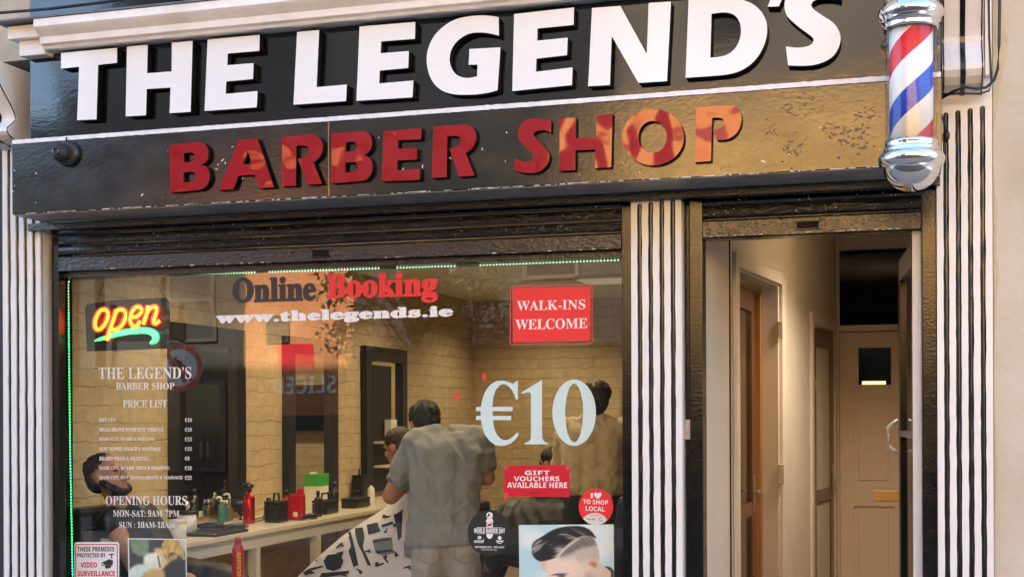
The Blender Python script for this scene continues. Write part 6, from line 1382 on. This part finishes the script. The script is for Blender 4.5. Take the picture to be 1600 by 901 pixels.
# the cape: one cloth draped from the neck over knees, near side hanging like a sail
NC = hc2 + V3(0.05, 0.02, -0.14)
def cape_pt(u_, v_):
    """u 0..1 from neck to hem, v 0..1 round from the near back corner over the knees to the far side"""
    # hem control: near back, near knee, feet tip, far knee, far back
    ctl = [V3(-2.66, 1.17, 0.50), V3(-2.98, 1.05, 0.40), V3(-3.48, 1.20, 0.36), V3(-3.84, 1.50, 0.40), V3(-3.50, 1.88, 0.40), V3(-2.95, 2.0, 0.45), V3(-2.62, 1.9, 0.5)]
    mid = [V3(-2.76, 1.24, 0.86), V3(-2.98, 1.21, 0.80), V3(-3.30, 1.29, 0.72), V3(-3.52, 1.52, 0.70), V3(-3.30, 1.80, 0.72), V3(-2.98, 1.88, 0.80), V3(-2.76, 1.80, 0.86)]
    sh_ = [V3(-2.84, 1.34, 1.06), V3(-2.98, 1.31, 1.03), V3(-3.06, 1.40, 0.98), V3(-3.10, 1.54, 0.98), V3(-3.06, 1.70, 0.98), V3(-2.96, 1.77, 1.03), V3(-2.84, 1.72, 1.06)]
    nk = [NC + V3(0.062 * math.cos(a), 0.062 * math.sin(a), 0) for a in [R(-60 - 40 * i) for i in range(7)]]
    x = v_ * 6; i = min(int(x), 5); tt = x - i
    def cr(c):
        p0, p1, p2, p3 = c[max(i - 1, 0)], c[i], c[i + 1], c[min(i + 2, 6)]
        return 0.5 * ((2 * p1) + (p2 - p0) * tt + (2 * p0 - 5 * p1 + 4 * p2 - p3) * tt * tt + (3 * p1 - p0 - 3 * p2 + p3) * tt ** 3)
    K = [cr(nk), cr(sh_), cr(mid), cr(ctl)]; U = [0, 0.28, 0.62, 1.0]
    j = 0 if u_ < U[1] else 1 if u_ < U[2] else 2; w = (u_ - U[j]) / (U[j + 1] - U[j])
    p0, p1, p2, p3 = K[max(j - 1, 0)], K[j], K[j + 1], K[min(j + 2, 3)]
    p = 0.5 * ((2 * p1) + (p2 - p0) * w + (2 * p0 - 5 * p1 + 4 * p2 - p3) * w * w + (3 * p1 - p0 - 3 * p2 + p3) * w ** 3)
    fold = math.sin(v_ * 34 + 1.8 * math.sin(u_ * 4)) * 0.024 * u_ ** 0.7 + 0.034 * noise.noise(Vector((v_ * 9, u_ * 3, 1.0))) * u_
    out = (p - V3(-3.05, 1.56, p.z)); out = out.normalized() if out.length > 1e-4 else V3(0, -1, 0)
    return p + out * fold
cape = thing('cape', 'white barber cape printed with dark combs, brushes and razors draped over the seated customer', 'cape', (-3.1, 1.5, 0.36))
bm = new_bm(); nu, nv = 44, 90
gr = [[bm.verts.new(cape_pt(i / nu, j / nv)) for j in range(nv + 1)] for i in range(nu + 1)]
for i in range(nu):
    for j in range(nv): bm.faces.new((gr[i][j], gr[i][j + 1], gr[i + 1][j + 1], gr[i + 1][j]))
bmesh.ops.recalc_face_normals(bm, faces=bm.faces[:])
cl = obj('cloth', bm, 'cape_white', cape, smooth=True)
from mathutils.bvhtree import BVHTree
tree = BVHTree.FromPolygons([v.co.copy() for v in cl.data.vertices], [tuple(p.vertices) for p in cl.data.polygons])
camo = V3(0, -DIST, EYE)
def printed(bm, org, s, pts, sm=True, lift=0.004):
    """a print on the cloth: the outline is laid on the side of the cape facing the window and follows its folds"""
    lp = smooth_loop(pts, n=3) if sm else pts
    flat = bmesh.new(); cu = bpy.data.curves.new('t', 'CURVE'); cu.dimensions = '2D'; cu.fill_mode = 'BOTH'
    sp = cu.splines.new('POLY'); sp.points.add(len(lp) - 1); sp.use_cyclic_u = True
    for i, p in enumerate(lp): sp.points[i].co = (org[0] + p[0] / s, org[1] + p[1] / s, 0, 1)
    ob = bpy.data.objects.new('t', cu); C.objects.link(ob); dg = bpy.context.evaluated_depsgraph_get(); me = bpy.data.meshes.new_from_object(ob.evaluated_get(dg)); flat.from_mesh(me)
    bmesh.ops.remove_doubles(flat, verts=flat.verts, dist=1e-5)
    bmesh.ops.triangulate(flat, faces=flat.faces[:]); bmesh.ops.subdivide_edges(flat, edges=[e for e in flat.edges if e.calc_length() > 5], cuts=2)
    bad = []
    for v in flat.verts:
        d = (at(v.co.x, v.co.y, 1.3) - camo).normalized(); hit = tree.ray_cast(camo, d)
        if hit[0] is None: bad.append(v); continue
        n_ = hit[1] if hit[1].dot(d) < 0 else -hit[1]; v.co = hit[0] + n_ * lift
    bmesh.ops.delete(flat, geom=bad, context='VERTS'); bmesh.ops.triangulate(flat, faces=flat.faces[:])
    merge(bm, flat); bpy.data.objects.remove(ob); bpy.data.curves.remove(cu); bpy.data.meshes.remove(me)
K0, KS = (400, 620), 3.205
bm = new_bm()
printed(bm, K0, KS, [(497, 640), (530, 628), (545, 700), (538, 750), (560, 800), (580, 845), (560, 840), (535, 780), (515, 740), (500, 690)])
printed(bm, K0, KS, [(460, 680), (475, 672), (495, 745), (515, 840), (490, 850), (465, 770), (478, 745)])
printed(bm, K0, KS, [(555, 640), (610, 628), (625, 670), (565, 688)], False); printed(bm, K0, KS, [(628, 640), (685, 622), (690, 636), (634, 652)], False)
printed(bm, K0, KS, [(340, 820), (360, 790), (395, 785), (425, 790), (440, 820), (425, 855), (390, 870), (355, 860)]); printed(bm, K0, KS, [(395, 705), (425, 700), (440, 770), (430, 800), (400, 780)])
printed(bm, K0, KS, [(335, 735), (345, 710), (385, 700), (400, 695), (395, 720), (370, 755), (345, 750)])
printed(bm, K0, KS, [(205, 800), (230, 765), (243, 830), (220, 850), (165, 845), (160, 830)]); printed(bm, K0, KS, [(235, 880), (270, 858), (335, 842), (340, 850), (280, 868), (300, 880), (250, 892)])
printed(bm, K0, KS, [(254, 805), (320, 790), (330, 772), (350, 775), (340, 808), (258, 815)], False)
printed(bm, K0, KS, [(752, 690), (770, 620), (785, 585), (798, 600), (790, 640), (768, 700)]); printed(bm, K0, KS, [(690, 590), (720, 575), (735, 560), (728, 700), (712, 720), (705, 660)], False)
printed(bm, K0, KS, [(600, 575), (632, 545), (636, 575), (610, 588)], False); printed(bm, K0, KS, [(262, 745), (290, 740), (286, 770), (264, 780)], False)
printed(bm, K0, KS, [(130, 885), (210, 880), (200, 905), (140, 910)], False); printed(bm, K0, KS, [(80, 860), (150, 795), (152, 805), (95, 870)], False)
for a, b, k in ((420, 742, 9), (446, 648, 8), (590, 662, 5), (300, 812, 7), (180, 790, 8), (128, 838, 9), (560, 770, 7), (650, 812, 9), (700, 780, 8), (655, 668, 6), (705, 640, 8), (770, 760, 8), (620, 838, 10), (520, 868, 8), (445, 892, 7), (228, 845, 6), (760, 850, 9), (500, 606, 8), (560, 596, 7), (655, 600, 8)):
    printed(bm, K0, KS, ell(a, b, k * 2.6, k * 0.55, 14, a * 0.7 + b), False); printed(bm, K0, KS, ell(a + k * 1.5 * math.cos(a * 0.7 + b + 0.7), b + k * 1.5 * math.sin(a * 0.7 + b + 0.7), k * 1.1, k * 0.8, 10, b), False, 0.0046)
printed(bm, K0, KS, [(330, 880), (470, 868), (465, 885), (360, 900), (320, 900)])
obj('printed_pattern', bm, 'cape_print', cape)
bm = new_bm()
printed(bm, K0, KS, [(585, 715), (630, 705), (680, 700), (690, 780), (640, 792), (600, 780)], lift=0.0045); printed(bm, K0, KS, [(740, 720), (800, 712), (800, 815), (745, 800)], lift=0.0045)
obj('printed_pattern', bm, 'cape_print_soft', cape)
bm = new_bm()
printed(bm, K0, KS, [(588, 718), (676, 704), (678, 715), (592, 730)], False, 0.006); printed(bm, K0, KS, [(602, 768), (682, 762), (684, 772), (606, 782)], False, 0.006); printed(bm, K0, KS, ell(390, 825, 16, 18, 14), False, 0.006)
obj('printed_pattern', bm, 'cape_print', cape)
bm = new_bm(); n_ = 24; tube(bm, [NC + V3(0.064 * math.cos(2 * math.pi * i / n_), 0.064 * math.sin(2 * math.pi * i / n_), 0.004) for i in range(n_)], 0.012, 8, closed=True); obj('collar', bm, 'cape_print', cape, smooth=True)

# --- second barber at the back, tan top
b2 = V3(-2.19, 3.04, 0)
f2 = V3(-0.12, 1, 0).normalized(); r2 = V3(f2.y, -f2.x, 0)
L2 = lambda a, b, z: b2 + r2 * a + f2 * b + u * z
p2 = thing('person', 'barber in a tan top with wavy brown hair standing behind the large €10', 'person', (b2.x, b2.y, 0.006))
bm = new_bm(); h3 = L2(0.02, 0.06, 1.60); q3, hm3 = head(bm, h3, (f2 + V3(0, 0, -0.25)), u)
capsule(bm, L2(0, 0.0, 1.42), 0.06, h3 + V3(0, 0, -0.04), 0.055)
for sd in (-1, 1):
    capsule(bm, L2(sd * 0.08, 0, 0.93), 0.10, L2(sd * 0.10, 0, 1.34), 0.085); s_ = L2(sd * 0.19, 0, 1.40); e_ = L2(sd * 0.25, 0.12, 1.14); w_2 = L2(sd * 0.14, 0.36, 1.16)
    capsule(bm, s_, 0.06, e_, 0.044); capsule(bm, e_, 0.042, w_2, 0.028); hand(bm, w_2, f2 * 1.0 + V3(0, 0, 0.1), u, sd)
    capsule(bm, L2(sd * 0.095, 0, 0.90), 0.10, L2(sd * 0.11, 0.02, 0.48), 0.064); capsule(bm, L2(sd * 0.11, 0.02, 0.48), 0.06, L2(sd * 0.12, -0.02, 0.11), 0.042); capsule(bm, L2(sd * 0.12, -0.04, 0.06), 0.045, L2(sd * 0.14, 0.15, 0.045), 0.036)
fuse('body', bm, 'skin', p2, 0.010, 4)
bm = new_bm()
for sd in (-1, 1):
    capsule(bm, L2(sd * 0.10, 0, 1.0), 0.135, L2(sd * 0.11, 0, 1.34), 0.12); s_ = L2(sd * 0.19, 0, 1.40); e_ = L2(sd * 0.25, 0.12, 1.14); w_2 = L2(sd * 0.14, 0.36, 1.16)
    capsule(bm, s_, 0.08, e_, 0.068); capsule(bm, e_, 0.064, w_2, 0.045); capsule(bm, L2(sd * 0.05, 0, 1.45), 0.055, s_, 0.07)
capsule(bm, L2(0, -0.02, 0.99), 0.125, L2(0, -0.01, 1.36), 0.115)
fuse('top', bm, 'shirt_tan', p2, 0.011, 3, 0.016, 8)
bm = new_bm()
for sd in (-1, 1): capsule(bm, L2(sd * 0.09, 0, 0.90), 0.125, L2(sd * 0.11, 0.02, 0.48), 0.085); capsule(bm, L2(sd * 0.11, 0.02, 0.48), 0.085, L2(sd * 0.12, -0.02, 0.1), 0.066)
fuse('trousers', bm, 'jeans_dark', p2, 0.014, 4, 0.008, 8)
bm = new_bm(); ellipsoid(bm, q3(0, -0.02, 0.05), (0.102, 0.118, 0.092), hm3); ellipsoid(bm, q3(0, -0.065, -0.02), (0.092, 0.066, 0.10), hm3)
fuse('hair', bm, 'hair_brown', p2, 0.010, 1, 0.016, 22)

# --- second customer in front of him
barber_chair('black leather barber chair in front of the barber in the tan top', -2.42, 3.55, 0.50)
barber_chair('empty black leather barber chair at the window behind the haircut poster', -1.95, 1.75, 0.50)
p3 = thing('person', 'dark haired customer seated low under a black cape behind the voucher sticker', 'person', (-2.5, 3.55, 0.006))
bm = new_bm(); h4 = V3(-2.62, 3.50, 1.14); q4, hm4 = head(bm, h4, V3(-0.9, 0.3, -0.15), u, 0.95)
capsule(bm, V3(-2.52, 3.54, 0.62), 0.15, V3(-2.54, 3.54, 0.88), 0.13); capsule(bm, V3(-2.56, 3.53, 0.92), 0.06, h4 - V3(0, 0, 0.05), 0.055)
for sd in (-1, 1):
    capsule(bm, V3(-2.5, 3.54 + sd * 0.1, 0.60), 0.085, V3(-2.98, 3.54 + sd * 0.11, 0.60), 0.06); capsule(bm, V3(-2.98, 3.54 + sd * 0.11, 0.60), 0.06, V3(-3.12, 3.54 + sd * 0.11, 0.2), 0.042)
    s_ = V3(-2.54, 3.54 + sd * 0.13, 0.88); e_ = V3(-2.58, 3.54 + sd * 0.16, 0.68); w_2 = V3(-2.8, 3.54 + sd * 0.1, 0.66); capsule(bm, s_, 0.055, e_, 0.042); capsule(bm, e_, 0.04, w_2, 0.028); hand(bm, w_2, V3(-1, 0, -0.1), u, sd, 0.95)
fuse('body', bm, 'skin', p3, 0.010, 3)
bm = new_bm(); ellipsoid(bm, q4(0, -0.02, 0.045), (0.085, 0.10, 0.078), hm4); ellipsoid(bm, q4(0, -0.05, 0.0), (0.074, 0.06, 0.07), hm4); fuse('hair', bm, 'hair_black', p3, 0.010, 2, 0.006, 24)
bm = new_bm(); capsule(bm, V3(-2.54, 3.54, 0.62), 0.34, V3(-2.56, 3.54, 0.88), 0.20); capsule(bm, V3(-2.56, 3.54, 0.62), 0.32, V3(-3.0, 3.54, 0.58), 0.24); fuse('cape', bm, 'cape_black', p3, 0.016, 8, 0.016, 5)
eyes(p3, q4, 0.95)
trousers(p3, [x for sd in (-1, 1) for x in ((V3(-2.5, 3.54 + sd * 0.1, 0.60), 0.105, V3(-2.98, 3.54 + sd * 0.11, 0.60), 0.08), (V3(-2.98, 3.54 + sd * 0.11, 0.60), 0.08, V3(-3.11, 3.54 + sd * 0.11, 0.24), 0.06))])

# --- reclining bearded customer near the window on the far left
p4 = thing('person', 'bearded dark haired customer leaning back in black at the far left of the window', 'person', (-4.2, 0.62, 0.006))
bm = new_bm(); h5 = V3(-4.40, 0.40, 1.165); fw5 = V3(0.85, -0.10, 0.30); q5, hm5 = head(bm, h5, fw5, V3(-0.3, 0, 1), 1.12)
capsule(bm, V3(-4.36, 0.50, 0.94), 0.07, h5 + V3(0, 0.02, -0.05), 0.062)
capsule(bm, V3(-4.20, 0.58, 0.50), 0.15, V3(-4.34, 0.56, 0.82), 0.14); capsule(bm, V3(-4.36, 0.40, 0.90), 0.07, V3(-4.36, 0.74, 0.90), 0.07)
for sd in (-1, 1):
    capsule(bm, V3(-4.2, 0.58 + sd * 0.1, 0.48), 0.085, V3(-3.74, 0.58 + sd * 0.12, 0.50), 0.06); capsule(bm, V3(-3.74, 0.58 + sd * 0.12, 0.50), 0.06, V3(-3.68, 0.58 + sd * 0.12, 0.1), 0.042)
    s_ = V3(-4.34, 0.56 + sd * 0.18, 0.88); e_ = V3(-4.2, 0.56 + sd * 0.22, 0.66); w_2 = V3(-3.98, 0.56 + sd * 0.14, 0.62); capsule(bm, s_, 0.056, e_, 0.043); capsule(bm, e_, 0.04, w_2, 0.028); hand(bm, w_2, V3(1, 0, -0.1), u, sd)
fuse('body', bm, 'skin', p4, 0.009, 4)
bm = new_bm(); ellipsoid(bm, q5(0, -0.03, 0.05), (0.092, 0.105, 0.085), hm5); ellipsoid(bm, q5(0, -0.065, 0.0), (0.086, 0.062, 0.085), hm5); fuse('hair', bm, 'hair_black', p4, 0.009, 2, 0.007, 24)
bm = new_bm(); ellipsoid(bm, q5(0, 0.045, -0.105), (0.052, 0.050, 0.030), hm5)
for sd in (-1, 1): capsule(bm, q5(sd * 0.072, 0.015, -0.04), 0.018, q5(sd * 0.045, 0.06, -0.095), 0.026)
capsule(bm, q5(-0.025, 0.098, -0.048), 0.009, q5(0.025, 0.098, -0.048), 0.009); fuse('beard', bm, 'hair_black', p4, 0.008, 2, 0.006, 26)
bm = new_bm(); capsule(bm, V3(-4.20, 0.58, 0.54), 0.21, V3(-4.34, 0.56, 0.86), 0.17); capsule(bm, V3(-4.37, 0.38, 0.90), 0.09, V3(-4.37, 0.74, 0.90), 0.09); capsule(bm, V3(-4.22, 0.58, 0.52), 0.2, V3(-3.76, 0.58, 0.5), 0.16); fuse('cape', bm, 'cape_black', p4, 0.014, 8, 0.012, 6)
eyes(p4, q5, 1.12)
trousers(p4, [x for sd in (-1, 1) for x in ((V3(-4.2, 0.58 + sd * 0.1, 0.48), 0.105, V3(-3.74, 0.58 + sd * 0.12, 0.50), 0.08), (V3(-3.74, 0.58 + sd * 0.12, 0.50), 0.08, V3(-3.68, 0.58 + sd * 0.12, 0.14), 0.06))])
t = thing('waiting_chair', 'black padded chair under the bearded customer at the far left', 'chair', (-4.2, 0.58, 0.006))
bm = new_bm(); box(bm, -4.45, -3.9, 0.32, 0.84, 0.36, 0.43, 0.03); obj('seat', bm, 'black_leather', t)
bm = new_bm(); box(bm, -4.64, -4.55, 0.34, 0.82, 0.44, 0.98, 0.03); obj('backrest', bm, 'black_leather', t)
for x in (-4.42, -3.95):
    for y in (0.36, 0.80): obj('leg', tube(new_bm(), [(x, y, 0.007), (x, y, 0.37)], 0.014, 8), 'steel', t)
